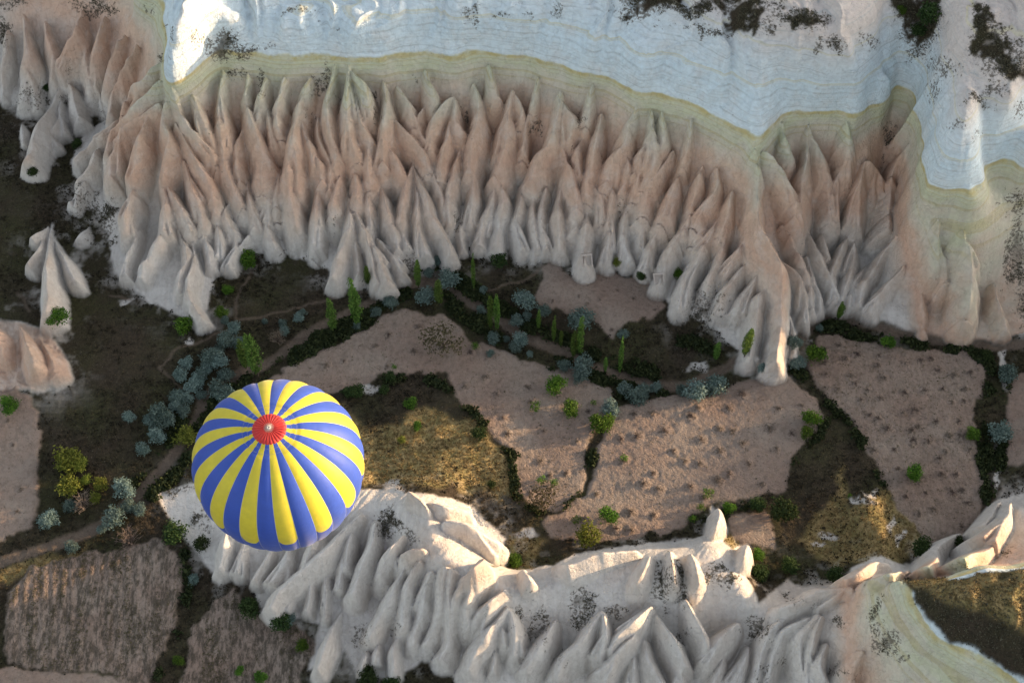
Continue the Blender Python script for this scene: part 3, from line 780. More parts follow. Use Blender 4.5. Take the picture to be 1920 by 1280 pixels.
for P in ([(1590,960),(1640,915),(1700,960),(1740,1040),(1680,1060),(1560,1060),(1500,1020),(1560,930),(1580,860)], [(1340,985),(1375,1000),(1420,1050),(1390,1060),(1350,1000)], [(960,1000),(1030,1010),(1000,1060),(960,1062)],
          [(0,1062),(150,1028),(190,1015),(150,1035),(60,1062),(0,1090)], [(1700,1090),(1990,1070),(1990,1200),(1830,1150)], [(1230,1060),(1290,1075),(1300,1110),(1250,1130),(1225,1090)]):
    dry = np.maximum(dry, blur(poly(P, 2.0), 5) * .8)
fine_edge = lambda M, n=1: blur(M, n)
gr = (rockz == 0) | plateau | topgrass
pathm = np.clip(1.3 - pd / 3.2, 0, 1) * (rockz == 0)
WHITE = [((740,908),16,12),((985,998),20,8),((235,560),14,6),((1310,690),22,10),((1885,690),7,40),((1870,880),6,40),((350,640),8,8),((690,730),14,14),((1615,935),24,5),((1632,922),12,5),((1558,1004),18,5),((1540,1016),12,4),((1672,985),6,16),((1685,1010),7,8),((640,905),24,4),((930,700),8,4)]
white = np.zeros(H.shape, np.float32)
for (a, b), rx, ry in WHITE: white = np.maximum(white, np.clip(1.5 - ((PXX + jit * 1.5 - a) / rx) ** 2 - ((PYY + jit2 * 1.5 - b) / ry) ** 2, 0, 1))
near = (rockz > 0).astype(np.float32)[::6, ::6]; near = blur(near, 14); near = np.kron(near, np.ones((6, 6), np.float32))[:H.shape[0], :H.shape[1]]
scree = np.clip(near * 2.2, 0, 1) * np.clip(fbm(XX / 3.5, YY / 3.5, 501, 5, .65) * 2.2 + .05, 0, 1) * (rockz == 0)
gmask = np.clip(blur(gr, 1) - white * .9 - scree * .55, 0, 1)
weed = blur(np.isin(fieldmask, (6, 8)), 2) * .9 + blur(fieldmask == 3, 2) * .25 + blur(fieldmask == 1, 2) * .15
A_T = {'strat': strat, 'scrub': scrub, 'grass': gmask, 'field': np.clip(blur(fieldmask > 0, 1), 0, 1), 'road': np.clip(blur(road, 2) + pathm * .6, 0, 1), 'dry': np.clip(dry, 0, 1), 'vine': vmask, 'weed': weed}
dzx = np.gradient(H, axis=1) / np.gradient(GX)[None, :]; dzy = np.gradient(H, axis=0) / np.gradient(GY)[:, None]
NRM = np.stack([-dzx, -dzy, np.ones_like(H)], -1); NRM /= np.linalg.norm(NRM, axis=-1, keepdims=True)
LAB = np.zeros(H.shape, np.int32)                 # 0 valley floor
LAB[fieldmask > 0] = fieldmask[fieldmask > 0]     # 1.. fields
LAB[road & (rockz == 0)] = 20
for z in (1, 2, 3, 4): LAB[rockz == z] = 30 + z
LAB[topgrass & (FID < 0)] = 35; LAB[plateau & (rockz == 2) & (FID < 0)] = 36
LAB = np.where(FID >= 0, 100 + FID, LAB)
FL = LAB[:-1, :-1].ravel(); ny, nx = H.shape
q = np.arange(ny * nx).reshape(ny, nx)
QUADS = np.stack([q[:-1, :-1], q[:-1, 1:], q[1:, 1:], q[1:, :-1]], -1).reshape(-1, 4)
VERT = np.stack([XX, YY, H], -1).reshape(-1, 3); NV = NRM.reshape(-1, 3)
col = scene.collection
def mesh_np(name, V, F, smooth_=True):
    me = bpy.data.meshes.new(name); V = np.asarray(V, np.float32); F = np.asarray(F, np.int32); k = F.shape[1]
    me.vertices.add(len(V)); me.vertices.foreach_set('co', V.ravel())
    me.loops.add(F.size); me.loops.foreach_set('vertex_index', F.ravel())
    me.polygons.add(len(F)); me.polygons.foreach_set('loop_start', np.arange(0, F.size, k, dtype=np.int32))
    me.update(calc_edges=True)
    me.polygons.foreach_set('use_smooth', np.full(len(F), smooth_))
    return me
def tag(o, label=None, cat=None, group=None, kind=None):
    if label: o['label'] = label
    if cat: o['category'] = cat
    if group: o['group'] = group
    if kind: o['kind'] = kind
    return o
def add(name, me, parent=None, mat=None):
    o = bpy.data.objects.new(name, me); col.objects.link(o); o.parent = parent
    if mat is not None and not me.materials: me.materials.append(mat)
    return o
order = np.argsort(FL, kind='stable'); FS = FL[order]
def sheet(name, labs, parent=None):
    idx = np.concatenate([order[np.searchsorted(FS, l):np.searchsorted(FS, l, 'right')] for l in labs])
    if len(idx) == 0: return None
    Q = QUADS[idx]; u, inv = np.unique(Q, return_inverse=True)
    me = mesh_np(name, VERT[u], inv.reshape(-1, 4))
    for k, a in A_T.items():
        at_ = me.attributes.new(k, 'FLOAT', 'POINT'); at_.data.foreach_set('value', a.ravel()[u].astype(np.float32))
    me.normals_split_custom_set_from_vertices(NV[u].tolist())
    return add(name, me, parent, MAT_T)
S_ = lambda o, lab: tag(o, lab, None, None, 'structure')
S_(sheet('valley_floor', [0]), 'dark rough grass and soil of the valley floor')
for i, (k, (lab, P)) in enumerate(FIELDS.items()):
    o = sheet(k.split('.')[0], [i + 1])
    if o: S_(o, lab)
S_(sheet('dirt_road', [20]), 'brown dirt road winding along the valley between the bushes')
ROCK = {}
ROCK[1] = S_(sheet('cliff', [31]), 'tall fluted pink and white cliff with a layered white cap')
ROCK[2] = S_(sheet('rock_ridge', [32]), 'pale sunlit rock ridge with fins across the bottom of the valley')
ROCK[3] = S_(sheet('rock_outcrop', [33]), 'pale rock shelf at the left edge')
S_(sheet('plateau', [35]), 'scrubby plateau top along the upper edge')
S_(sheet('plateau', [36]), 'brown grassy plateau top in the lower right corner')
cone = [i for i, f in enumerate(FINS) if f[0] == 'o']
ROCK[4] = S_(sheet('rock_cone', [34] + [100 + i for i in cone[:1]]), 'small white rock cone with two ribs standing alone at the left')
for i, f in enumerate(FINS):
    if f[0] == 'o' and i == cone[0]: continue
    if f[0] == 'w': continue
    sheet('rock_fin', [100 + i], ROCK[zc[f[0]]])

# ------------------------------------------------------------------ hills beyond the frame, coarse
def hills():
    ax = np.arange(-420, 421, 4.0); ay = np.arange(-330, 421, 4.0); x, y = np.meshgrid(ax, ay)
    xe = np.clip(x, X0 + 1, X1 - 1); ye = np.clip(y, Y0 + 1, Y1 - 1); b = bil(BC, xe, ye)
    d = np.hypot(x - xe, y - ye); f = np.exp(-d / 60)
    h = b * f + (1 - f) * (6 + fbm(x / 70, y / 70, 301, 4) * 14)
    c, s = math.cos(SUN_AZ), math.sin(SUN_AZ); S = x * c + y * s; U = -x * s + y * c
    sk = np.interp(U, SKY_U, SKY_Z)
    ridge = sk * np.exp(-((S - 190) / 34) ** 2) + fbm(x / 25, y / 25, 311, 4) * 1.2  # hill added out of view, its profile decides where sun gets through
    h = np.where(d > 2, np.maximum(h, ridge), h - .6)
    me_f = []
    nyy, nxx = x.shape; qq = np.arange(nyy * nxx).reshape(nyy, nxx)
    inside = (x > X0 + 3) & (x < X1 - 9) & (y > Y0 + 3) & (y < Y1 - 9)
    keep = ~inside[:-1, :-1]
    F = np.stack([qq[:-1, :-1], qq[:-1, 1:], qq[1:, 1:], qq[1:, :-1]], -1)[keep]
    u, inv = np.unique(F, return_inverse=True)
    me = mesh_np('hills', np.stack([x, y, h], -1).reshape(-1, 3)[u], inv.reshape(-1, 4))
    for k, v in (('strat', h), ('grass', np.where(h > 20, .6, 1.0))):
        me.attributes.new(k, 'FLOAT', 'POINT').data.foreach_set('value', v.ravel()[u].astype(np.float32))
    S_(add('hills', me, None, MAT_T), 'hills around the valley beyond the picture, eastern skyline shaped to shade it')
# skyline of the unseen eastern hill, shaped to shade all but some patches: metres at lateral offset U
SKY_U = [-300,-120,-80,-70,-64,-56,-48,-46,-42,-38,-34,-30,-24,-19,-13,-10.8,-9,-7,-3,-.4,2,4,8,36,39,41,43,46,50,54,80,300]
SKY_Z = [36,42,50,48,46,34,22,21,24,28,30,30,28,27,28,33,43,50,54,56,56,60,66,66,58,54,55,57,59,70,72,66]
hills()

# ------------------------------------------------------------------ hot air balloon
def empty(name, loc, rz=0.0):
    o = bpy.data.objects.new(name, None); col.objects.link(o); o.location = loc; o.rotation_euler = (0, 0, rz); o.empty_display_size = .3
    return o
def fabric(name, c, c2=None):
    m, t, b = nt(name); N = NB(t); out = t.nodes['Material Output']
    gu, gv = N.attr('gu'), N.attr('gv')
    cc = N.mix(0.0, c, c)
    if c2:
        # the coloured panel stops in a rounded end, the rest of the gore is blue
        e = N.math('ADD', gv, N.math('MULTIPLY', N.math('POWER', N.math('ABSOLUTE', gu), 3.5), .045))
        cc = N.mix(N.math('GREATER_THAN', e, .545), cc, c2)
    seam = N.mapr(N.math('ABSOLUTE', gu), .955, .985)
    cc = N.mix(N.math('MULTIPLY', seam, .55), cc, (.62, .62, .60))
    pos = N.n('ShaderNodeNewGeometry').outputs['Position']
    nz = N.noise(pos, .8, 4, .6)
    cc = N.mix(N.mapr(nz, .35, .7, .10, 0), cc, (.02, .02, .05))
    t.links.new(cc, b.inputs['Base Color']); b.inputs['Roughness'].default_value = .55
    b.inputs['Specular IOR Level'].default_value = .35; b.inputs['Sheen Weight'].default_value = .2; b.inputs['Sheen Roughness'].default_value = .4
    tr = N.n('ShaderNodeBsdfTranslucent'); t.links.new(cc, tr.inputs['Color'])
    mx = N.n('ShaderNodeMixShader'); mx.inputs[0].default_value = .28
    t.links.new(b.outputs[0], mx.inputs[1]); t.links.new(tr.outputs[0], mx.inputs[2]); t.links.new(mx.outputs[0], out.inputs[0])
    # panel sewing lines across the gore and soft wrinkles
    wv = N.math('MULTIPLY', N.math('POWER', N.math('ABSOLUTE', N.math('SINE', N.math('MULTIPLY', gv, 60.0))), 18.0), -.25)
    bm = N.n('ShaderNodeBump'); bm.inputs['Strength'].default_value = .35; bm.inputs['Distance'].default_value = .08
    t.links.new(N.math('ADD', wv, N.noise(pos, 1.7, 3, .5)), bm.inputs['Height']); t.links.new(bm.outputs[0], b.inputs['Normal'])
    return m
def plain(name, c, rough=.8, metal=0.0, var=.25, scale=3.0):
    m, t, b = nt(name); N = NB(t); pos = N.n('ShaderNodeNewGeometry').outputs['Position']
    cc = N.mix(N.mapr(N.noise(pos, scale, 4, .6), .3, .7, 0, var), c, tuple(v * .45 for v in c))
    t.links.new(cc, b.inputs['Base Color']); b.inputs['Roughness'].default_value = rough; b.inputs['Metallic'].default_value = metal
    return m
def tube(P, rad, n=8, close=False):
    """tapered tube through points P with radii rad -> (verts, quads)"""
    P = [Vector(p) for p in P]; V = []; F = []; up = Vector((.13, .21, .97))
    for i, p in enumerate(P):
        d = (P[min(i + 1, len(P) - 1)] - P[max(i - 1, 0)]).normalized()
        a = d.cross(up); a = a.normalized() if a.length > 1e-3 else Vector((1, 0, 0)); b_ = d.cross(a)
        r = rad[i] if hasattr(rad, '__len__') else rad
        for k in range(n):
            t_ = 2 * math.pi * k / n; V.append(p + (a * math.cos(t_) + b_ * math.sin(t_)) * r)
    for i in range(len(P) - 1):
        for k in range(n): F.append((i * n + k, i * n + (k + 1) % n, (i + 1) * n + (k + 1) % n, (i + 1) * n + k))
    return V, F
def merge(parts):
    V = []; F = []
    for v, f in parts:
        o = len(V); V += [tuple(x) for x in v]; F += [tuple(i + o for i in q_) for q_ in f]
    return np.array(V), np.array(F)
def box(x0, x1, y0, y1, z0, z1):
    V = [(x, y, z) for z in (z0, z1) for y in (y0, y1) for x in (x0, x1)]
    return V, [(0, 2, 3, 1), (4, 5, 7, 6), (0, 1, 5, 4), (2, 6, 7, 3), (0, 4, 6, 2), (1, 3, 7, 5)]
def balloon():
    RB = 10.0; d = ray(522, 868); c = CAM + d * (FPX * 2 * RB / 317.0)
    zbase = c[2] - 20.6
    root = empty('hot_air_balloon', (c[0], c[1], zbase), R(4)); ZC = 20.6
    tag(root, 'yellow and blue striped hot air balloon with a red crown floating above the valley', 'hot air balloon')
    YEL, BLU, RED = (.80, .66, .05), (.05, .11, .50), (.66, .045, .035)
    my, mb, mr = fabric('yellow_nylon', YEL, BLU), fabric('blue_nylon', BLU), fabric('red_nylon', RED)
    white = plain('white_webbing', (.62, .55, .47)); grey = plain('grey_tape', (.34, .34, .36)); steel = plain('burner_steel', (.45, .45, .47), .35, .9); wick = plain('basket_wicker', (.30, .17, .08), .8, 0, .5, 14); dark = plain('dark_leather', (.06, .035, .02))
    # profile: s 0..1 from crown edge to mouth
    def prof(s):
        if s < .5:
            t_ = s / .5; a = t_ * math.pi / 2; a0 = math.asin(1.9 / RB); a = a0 + (math.pi / 2 - a0) * t_
            return RB * math.sin(a), ZC + .90 * RB * math.cos(a)
        t_ = (s - .5) / .5; r = RB * (1 - t_ ** 2.0 * .55 - t_ ** 4 * .22); z = ZC - 13.2 * t_ ** 1.08 * (1 - .06 * t_)
        return r, z
    NG, NU, NV_ = 28, 8, 90
    for g in range(NG):
        V = []; gu = []; gv = []
        for j in range(NV_ + 1):
            s = j / NV_; r, z = prof(s)
            w = math.pi / NG
            for i in range(NU + 1):
                u = -1 + 2 * i / NU; a = 2 * math.pi * (g + .5) / NG + u * w
                puff = (1 - u * u) * r * w * .22 * min(1, s * 6 + .1)
                crease = 0
                for cz in (.022, .045): crease += math.exp(-((s - cz) / .008) ** 2) * .16
                rr_ = r * math.cos(w * .5 * (1 - u * u)) + puff * .75 - crease * .3
                V.append((rr_ * math.cos(a), rr_ * math.sin(a), z + puff * .5 * max(0, 1 - s * 2) - crease)); gu.append(u); gv.append(s)
        F = [(j * (NU + 1) + i, (j + 1) * (NU + 1) + i, (j + 1) * (NU + 1) + i + 1, j * (NU + 1) + i + 1) for j in range(NV_) for i in range(NU)]
        me = mesh_np('gore', V, F)
        me.attributes.new('gu', 'FLOAT', 'POINT').data.foreach_set('value', gu); me.attributes.new('gv', 'FLOAT', 'POINT').data.foreach_set('value', gv)
        add('gore', me, root, my if g % 2 else mb)['label'] = 'yellow gore with a blue end' if g % 2 else 'plain blue gore'
    # red parachute vent, pleated
    V = [(0, 0, 0)]; F = []; gu = [0.]; gv = [0.]; nr, na = 8, 168; z1 = prof(0)[1]
    for k in range(1, nr + 1):
        rad = 2.02 * k / nr
        for i in range(na):
            a = 2 * math.pi * i / na; pl = math.cos(a * 28) * .5 + .5
            V.append((rad * math.cos(a), rad * math.sin(a), z1 + .20 * (1 - (k / nr) ** 2) + (.12 * (1 - pl ** 2)) * min(1, k / 3) * (1.1 - .5 * k / nr) - (.22 if k == nr else 0) + .10))
            gu.append((2 * ((i * 28 / na) % 1) - 1) * .0 + (.99 if pl > .93 else 0)); gv.append(0)
    V2 = np.array(V); V2[0, 2] = z1 + .30
    F = [(1 + (k * na) + i, 1 + ((k + 1) * na) + i, 1 + ((k + 1) * na) + (i + 1) % na, 1 + (k * na) + (i + 1) % na) for k in range(nr - 1) for i in range(na)]
    F += [(0, 1 + i, 1 + (i + 1) % na, 1 + (i + 1) % na) for i in range(0)]
    me = mesh_np('crown_vent', V2, F)
    me.attributes.new('gu', 'FLOAT', 'POINT').data.foreach_set('value', gu); me.attributes.new('gv', 'FLOAT', 'POINT').data.foreach_set('value', gv)
    vent = add('crown_vent', me, root, mr); vent['label'] = 'pleated red vent cloth at the crown'
    ringp = [(.15 * math.cos(a), .15 * math.sin(a), z1 + .41) for a in np.linspace(0, 2 * math.pi, 25)]
    parts = [tube(ringp, .06, 8)]
    for k in range(28):
        a = 2 * math.pi * k / 28; parts.append(tube([(.15 * math.cos(a), .15 * math.sin(a), z1 + .42), (.62 * math.cos(a), .62 * math.sin(a), z1 + .37)], [.022, .008], 5))
    add('crown_ring', mesh_np('crown_ring', *merge(parts)), vent, white)
    for rad, s in ((.045, .022), (.05, .045)):
        r, z = prof(s); P = [((r + .02) * math.cos(a), (r + .02) * math.sin(a), z + .03 + .05 * abs(math.sin(a * 14))) for a in np.linspace(0, 2 * math.pi, 169)]
        add('load_tape', mesh_np('load_tape', *tube(P, .012, 4)), root, grey)
    # skirt, cables, burner, basket
    rm, zm = prof(1.0); P = []
    V = []; F = []
    for j in range(5):
        for i in range(56):
            a = 2 * math.pi * i / 56; r = rm * (1 - .06 * j / 4) * (1 + .01 * math.cos(28 * a)); V.append((r * math.cos(a), r * math.sin(a), zm - 1.5 * j / 4))
    for j in range(4):
        for i in range(56): F.append((j * 56 + i, (j + 1) * 56 + i, (j + 1) * 56 + (i + 1) % 56, j * 56 + (i + 1) % 56))
    add('skirt', mesh_np('skirt', V, F), root, mb)
    for k in range(8):
        a = 2 * math.pi * (k + .5) / 8; x, y = rm * .93 * math.cos(a), rm * .93 * math.sin(a); bx, by = math.copysign(1.5, x), math.copysign(.9, y)
        add('cable', mesh_np('cable', *tube([(x, y, zm - 1.4), (bx, by, 3.1)], .025, 5)), root, steel)
    br = [tube([(-1.5, -.9, 3.1), (1.5, -.9, 3.1), (1.5, .9, 3.1), (-1.5, .9, 3.1), (-1.5, -.9, 3.1)], .045, 6)]
    for sx in (-.55, .55):
        br.append(tube([(sx, 0, 2.75), (sx, 0, 3.5)], [.16, .22], 14)); br.append(tube([(sx, -.9, 3.1), (sx, .9, 3.1)], .03, 6))
    bo = add('burner', mesh_np('burner', *merge(br)), root, steel)
    for x in (-1.5, 1.5):
        for y in (-.9, .9): add('upright', mesh_np('upright', *tube([(x, y, 3.1), (x * .98, y * .98, 1.1)], .03, 6)), root, dark)
    wl = [box(-1.6, 1.6, -1, 1, 0, .12), box(-1.6, 1.6, -1, -.92, .12, 1.15), box(-1.6, 1.6, .92, 1, .12, 1.15), box(-1.6, -1.52, -.92, .92, .12, 1.15), box(1.52, 1.6, -.92, .92, .12, 1.15), box(-.5, -.45, -.92, .92, .12, 1.05), box(.45, .5, -.92, .92, .12, 1.05)]
    bk = add('basket', mesh_np('basket', *merge(wl), smooth_=False), root, wick)
    add('rim', mesh_np('rim', *tube([(-1.57, -.97, 1.18), (1.57, -.97, 1.18), (1.57, .97, 1.18), (-1.57, .97, 1.18), (-1.57, -.97, 1.18)], .07, 8)), bk, dark)
    return root
balloon()

# ------------------------------------------------------------------ plants
def leaf_material(name, c1, c2, rough=.7, trans=.25):
    m, t, b = nt(name); N = NB(t); out = t.nodes['Material Output']
    v = N.attr('lv'); oi = N.n('ShaderNodeObjectInfo').outputs['Random']
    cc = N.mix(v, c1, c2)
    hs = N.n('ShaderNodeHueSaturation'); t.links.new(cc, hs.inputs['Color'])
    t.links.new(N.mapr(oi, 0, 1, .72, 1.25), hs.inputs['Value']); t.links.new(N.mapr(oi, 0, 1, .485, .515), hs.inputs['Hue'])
    t.links.new(hs.outputs[0], b.inputs['Base Color']); b.inputs['Roughness'].default_value = rough
    tr = N.n('ShaderNodeBsdfTranslucent'); t.links.new(hs.outputs[0], tr.inputs['Color'])
    mx = N.n('ShaderNodeMixShader'); mx.inputs[0].default_value = trans
    t.links.new(b.outputs[0], mx.inputs[1]); t.links.new(tr.outputs[0], mx.inputs[2]); t.links.new(mx.outputs[0], out.inputs[0])
    return m
LM = {'silver': leaf_material('silver_leaves', (.075, .115, .098), (.20, .265, .232)),
      'green': leaf_material('green_leaves', (.028, .070, .008), (.12, .21, .022)),
      'dark': leaf_material('dark_green_leaves', (.016, .032, .010), (.05, .075, .02)),
      'poplar': leaf_material('poplar_leaves', (.035, .075, .012), (.13, .21, .04)),
      'yellow': leaf_material('yellow_green_leaves', (.08, .12, .015), (.26, .28, .05)),
      'dull': leaf_material('dull_twigs', (.055, .05, .025), (.12, .10, .05)),
      'bare': leaf_material('bare_twigs', (.13, .095, .075), (.27, .20, .16)),
      'scrub': leaf_material('scrub_leaves', (.018, .017, .010), (.075, .062, .035)),
      'hedge': leaf_material('hedge_leaves', (.014, .026, .009), (.060, .078, .026)),
      'rockscrub': leaf_material('rock_scrub_leaves', (.040, .037, .024), (.13, .11, .075)),
      'vine': leaf_material('vine_wood', (.09, .066, .052), (.26, .20, .16))}
BARK = plain('bark', (.10, .075, .055), .9, 0, .5, 6)
def leaves(P, size, r, outward=None, elong=1.6):
    """small folded leaf clumps (2 triangles each) at points P -> verts, faces, shade value"""
    n = len(P); d = r.normal(size=(n, 3)); 
    if outward is not None: d = d * .75 + outward
    d[:, 2] += .35
    d /= np.linalg.norm(d, axis=1, keepdims=True)
    a = np.cross(d, r.normal(size=(n, 3))); a /= np.linalg.norm(a, axis=1, keepdims=True); b = np.cross(d, a)
    s = size * r.uniform(.6, 1.35, (n, 1))
    V = np.stack([P - a * s * .5 * elong, P - b * s * .42, P + a * s * .5 * elong + d * s * .2, P + b * s * .42], 1)
    F = np.arange(n * 4).reshape(n, 4); lv = np.repeat(np.clip(r.normal(.45, .25, n), 0, 1), 4)
    return V.reshape(-1, 3), F, lv
def crown_mesh(name, V, F, lv):
    me = mesh_np(name, V, F, False); me.attributes.new('lv', 'FLOAT', 'POINT').data.foreach_set('value', lv.astype(np.float32)); return me
def bush_crown(seed, n=620, squash=.82, lobes=9, leaf=.17, hollow=.45):
    """unit bush of radius 1 standing on z=0: uneven lobes filled with leaf clumps"""
    r = np.random.default_rng(seed); P = []; O = []; LV = []
    th = r.uniform(0, 2 * math.pi, lobes); ph = np.arccos(r.uniform(-.15, 1, lobes)); rad = r.uniform(.35, .62, lobes)
    C = np.stack([np.sin(ph) * np.cos(th) * rad, np.sin(ph) * np.sin(th) * rad, np.cos(ph) * rad * squash], 1); C[0] = 0
    R_ = r.uniform(.28, .48, lobes); R_[0] = .68; w = R_ ** 2 / (R_ ** 2).sum(); tone = r.uniform(-.22, .22, lobes)
    for i in range(lobes):
        k = max(8, int(n * w[i])); d = r.normal(size=(k, 3)); d /= np.linalg.norm(d, axis=1, keepdims=True)
        q_ = (hollow + (1 - hollow) * r.random((k, 1)) ** .5) * R_[i] * (1 + .18 * r.normal(size=(k, 1)))
        P.append(C[i] + d * q_); O.append(d); LV.append(np.full(k, tone[i]))
    P = np.concatenate(P); O = np.concatenate(O); LV = np.concatenate(LV)
    P[:, 2] = (P[:, 2] + .75) * .95; P[:, 2] = np.maximum(P[:, 2], .05)
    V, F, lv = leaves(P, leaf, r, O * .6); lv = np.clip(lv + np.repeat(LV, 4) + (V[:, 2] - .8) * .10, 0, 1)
    return V, F, lv
def poplar_crown(seed, n=1300, bare=False):
    """unit column: height 1, radius about .16"""
    r = np.random.default_rng(seed); k = 7; P = []; O = []
    for i in range(k):
        a = r.uniform(0, 2 * math.pi); off = r.uniform(.02, .085); lean = r.uniform(-.03, .03, 2); top = r.uniform(.72, 1.0) if i else 1.0
        m = n // k; t_ = r.beta(1.3, 1.2, m) * (top - .12) + .12; wid = .075 * np.sin(np.clip((t_ - .06) / (top - .06), 0, 1) * math.pi) ** .6 + .012
        d = r.normal(size=(m, 3)); d /= np.linalg.norm(d, axis=1, keepdims=True)
        c = np.stack([math.cos(a) * off * np.sin(t_ * 3) + lean[0] * t_, math.sin(a) * off * np.sin(t_ * 3) + lean[1] * t_, t_], 1)
        P.append(c + d * wid[:, None] * (.4 + .6 * r.random((m, 1))) * np.array([1, 1, .8])); O.append(d)
    P = np.concatenate(P); O = np.concatenate(O)
    V, F, lv = leaves(P, .026, r, O * .5 + np.array([0, 0, .2]))
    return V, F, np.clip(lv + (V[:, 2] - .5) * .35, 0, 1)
def twig_mesh(seed, n=46, h=1.0, spread=.75):
    """bare branching shrub of unit radius: thin tapered twigs"""
    r = np.random.default_rng(seed); parts = []
    for i in range(n):
        a = r.uniform(0, 2 * math.pi); s = spread * math.sqrt(r.random()); z = h * r.uniform(.7, 1.25) * (1.25 - s)
        b0 = Vector((.06 * math.cos(a), .06 * math.sin(a), 0)); m1 = Vector((s * .45 * math.cos(a), s * .45 * math.sin(a), z * .5)); e = Vector((s * 1.1 * math.cos(a), s * 1.1 * math.sin(a), z))
        parts.append(tube([b0, m1, e], [.03, .018, .006], 3))
        for _ in range(3):
            f = r.uniform(.3, 1); p = m1.lerp(e, f); q_ = p + Vector((*(r.normal(size=2) * .16), r.uniform(.08, .25)))
            parts.append(tube([p, q_], [.013, .005], 3))
    V, F = merge(parts); return V, F, np.clip(r.normal(.5, .25, len(V)), 0, 1)
def trunk_mesh(seed, h=.9, rad=.05, limbs=5):
    r = np.random.default_rng(seed); parts = [tube([(0, 0, -.15), (.01, .01, h * .4), (.03, -.02, h)], [rad, rad * .75, rad * .3], 7)]
    for i in range(limbs):
        a = 2 * math.pi * i / limbs + r.uniform(-.4, .4); z = h * r.uniform(.15, .5); l = r.uniform(.3, .5)
        parts.append(tube([(0, 0, z), (l * .5 * math.cos(a), l * .5 * math.sin(a), z + l * .45), (l * math.cos(a), l * math.sin(a), z + l * .8)], [rad * .55, rad * .35, rad * .12], 5))
    V, F = merge(parts); return mesh_np('trunk', V, F)
CROWN = {}
for k, nv, kw in (('silver', 6, dict(n=1300, lobes=14, leaf=.105)), ('green', 6, dict(n=1300, lobes=9, leaf=.105, squash=.9)), ('dark', 4, dict(n=1100, lobes=9, leaf=.115)), ('yellow', 3, dict(n=1000, lobes=12, leaf=.11)), ('loose', 3, dict(n=210, lobes=9, leaf=.14, hollow=.2))):
    CROWN[k] = [crown_mesh('crown', *bush_crown(31 * i + len(k) * 7, **kw)) for i in range(nv)]
CROWN['dull'] = [crown_mesh('crown', *bush_crown(900 + i, n=520, lobes=6, leaf=.075, hollow=.1)) for i in range(2)]
CROWN['poplar'] = [crown_mesh('crown', *poplar_crown(50 + i)) for i in range(4)]
CROWN['bare'] = [crown_mesh('twigs', *twig_mesh(70 + i)) for i in range(3)]
TRUNK = [trunk_mesh(80 + i) for i in range(3)]; PTRUNK = [trunk_mesh(90 + i, .8, .012, 0) for i in range(2)]
NAME = {'silver': ('silver_bush', 'bush'), 'green': ('green_bush', 'bush'), 'dark': ('dark_bush', 'bush'), 'yellow': ('yellow_green_tree', 'tree'), 'loose': ('young_shrub', 'shrub'), 'dull': ('dry_shrub', 'shrub'), 'poplar': ('poplar_tree', 'tree'), 'bare': ('bare_shrub', 'shrub')}
MATOF = {'loose': 'green'}
pc = [0]
def plant(kind, px, py, rpx, label, group=None, top=None):
    """rooted so that its crown stands where the photograph shows it; rpx = crown radius in photo pixels"""
    pc[0] += 1; k = pc[0]
    if kind == 'poplar':
        b = on_ground(px, py); dpt = (b - Vector(CAM)).length; hgt = max(2.5, (py - top) / FPX * dpt / math.sin(math.atan2(b.y - CAM[1], CAM[2] - b.z)))
        root = empty('poplar_tree', b, rr.uniform(0, 6.28)); me = CROWN['poplar'][k % 4]; wd = rpx / 12.0 / .15
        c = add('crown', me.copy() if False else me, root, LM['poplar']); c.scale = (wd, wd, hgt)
        t_ = add('trunk', PTRUNK[k % 2], root, BARK); t_.scale = (wd * 1.2, wd * 1.2, hgt)
    else:
        r = rpx / 12.0 * 1.15; b = on_ground(px, py + r * .75 * .5 * 12)
        root = empty(NAME[kind][0], b, rr.uniform(0, 6.28)); root.location.z -= .05
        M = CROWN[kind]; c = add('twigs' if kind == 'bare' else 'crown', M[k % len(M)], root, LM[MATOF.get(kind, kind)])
        s = rr.uniform(.92, 1.08); c.scale = (r * s * 1.1, r * rr.uniform(.92, 1.1) * 1.1, r * rr.uniform(.9, 1.15))
        t_ = add('trunk', TRUNK[k % 3], root, BARK); t_.scale = (r, r, r)
    tag(root, label, NAME[kind][1], group)
    return root
THICK = 'silver bushes in the thicket left of the balloon'
TL = 'silver-leaved bush in the roadside thicket between the balloon and the upper slope'
PLANTS = [
 # poplars: base px, top py
 ('poplar',670,612,16,'broad tall poplar beside the road below the wide white rock cone',525),('poplar',690,535,9,'short poplar at the foot of the wide white rock cone',500),('poplar',785,540,11,'poplar at the inner side of the road bend',488),('poplar',826,572,12,'poplar just below the road bend beside silver bushes',525),
 ('poplar',889,548,6,'slender poplar with bare tip standing on dark ground above the road',476),('poplar',920,622,8,'left slender poplar of the pair in the middle of the valley',556),('poplar',932,625,8,'right slender poplar of the pair in the middle of the valley',553),('poplar',1010,618,6,'small thin poplar in front of a silver bush above the road',580),
 ('poplar',1038,645,6,'dark narrow poplar above the road left of the tallest poplars',593),('poplar',1051,650,5,'short thin poplar beside the dark narrow one above the road',620),('poplar',1075,672,9,'lower poplar of the bright tallest group by the road',622),('poplar',1088,670,10,'tallest bright green poplar in the middle of the road hedge',594),
 ('poplar',1160,705,7,'lone bright slender poplar right of the tallest group',632),('poplar',1134,700,5,'very small poplar left of the lone slender one',670),('poplar',1396,668,14,'bushy poplar left of the tip of the long rock spur',617),('poplar',1342,676,9,'small bright poplar on the dark slope left of the rock spur',641),
 ('poplar',1570,598,10,'green poplar at the foot of the cliff right of the rock spur',567),('poplar',484,705,17,'large green tree above the balloon beside the road',630),('poplar',462,692,13,'green tree just left of the large one above the balloon',640),('poplar',625,622,12,'poplar by the road left of the broad tall poplar',560),
]
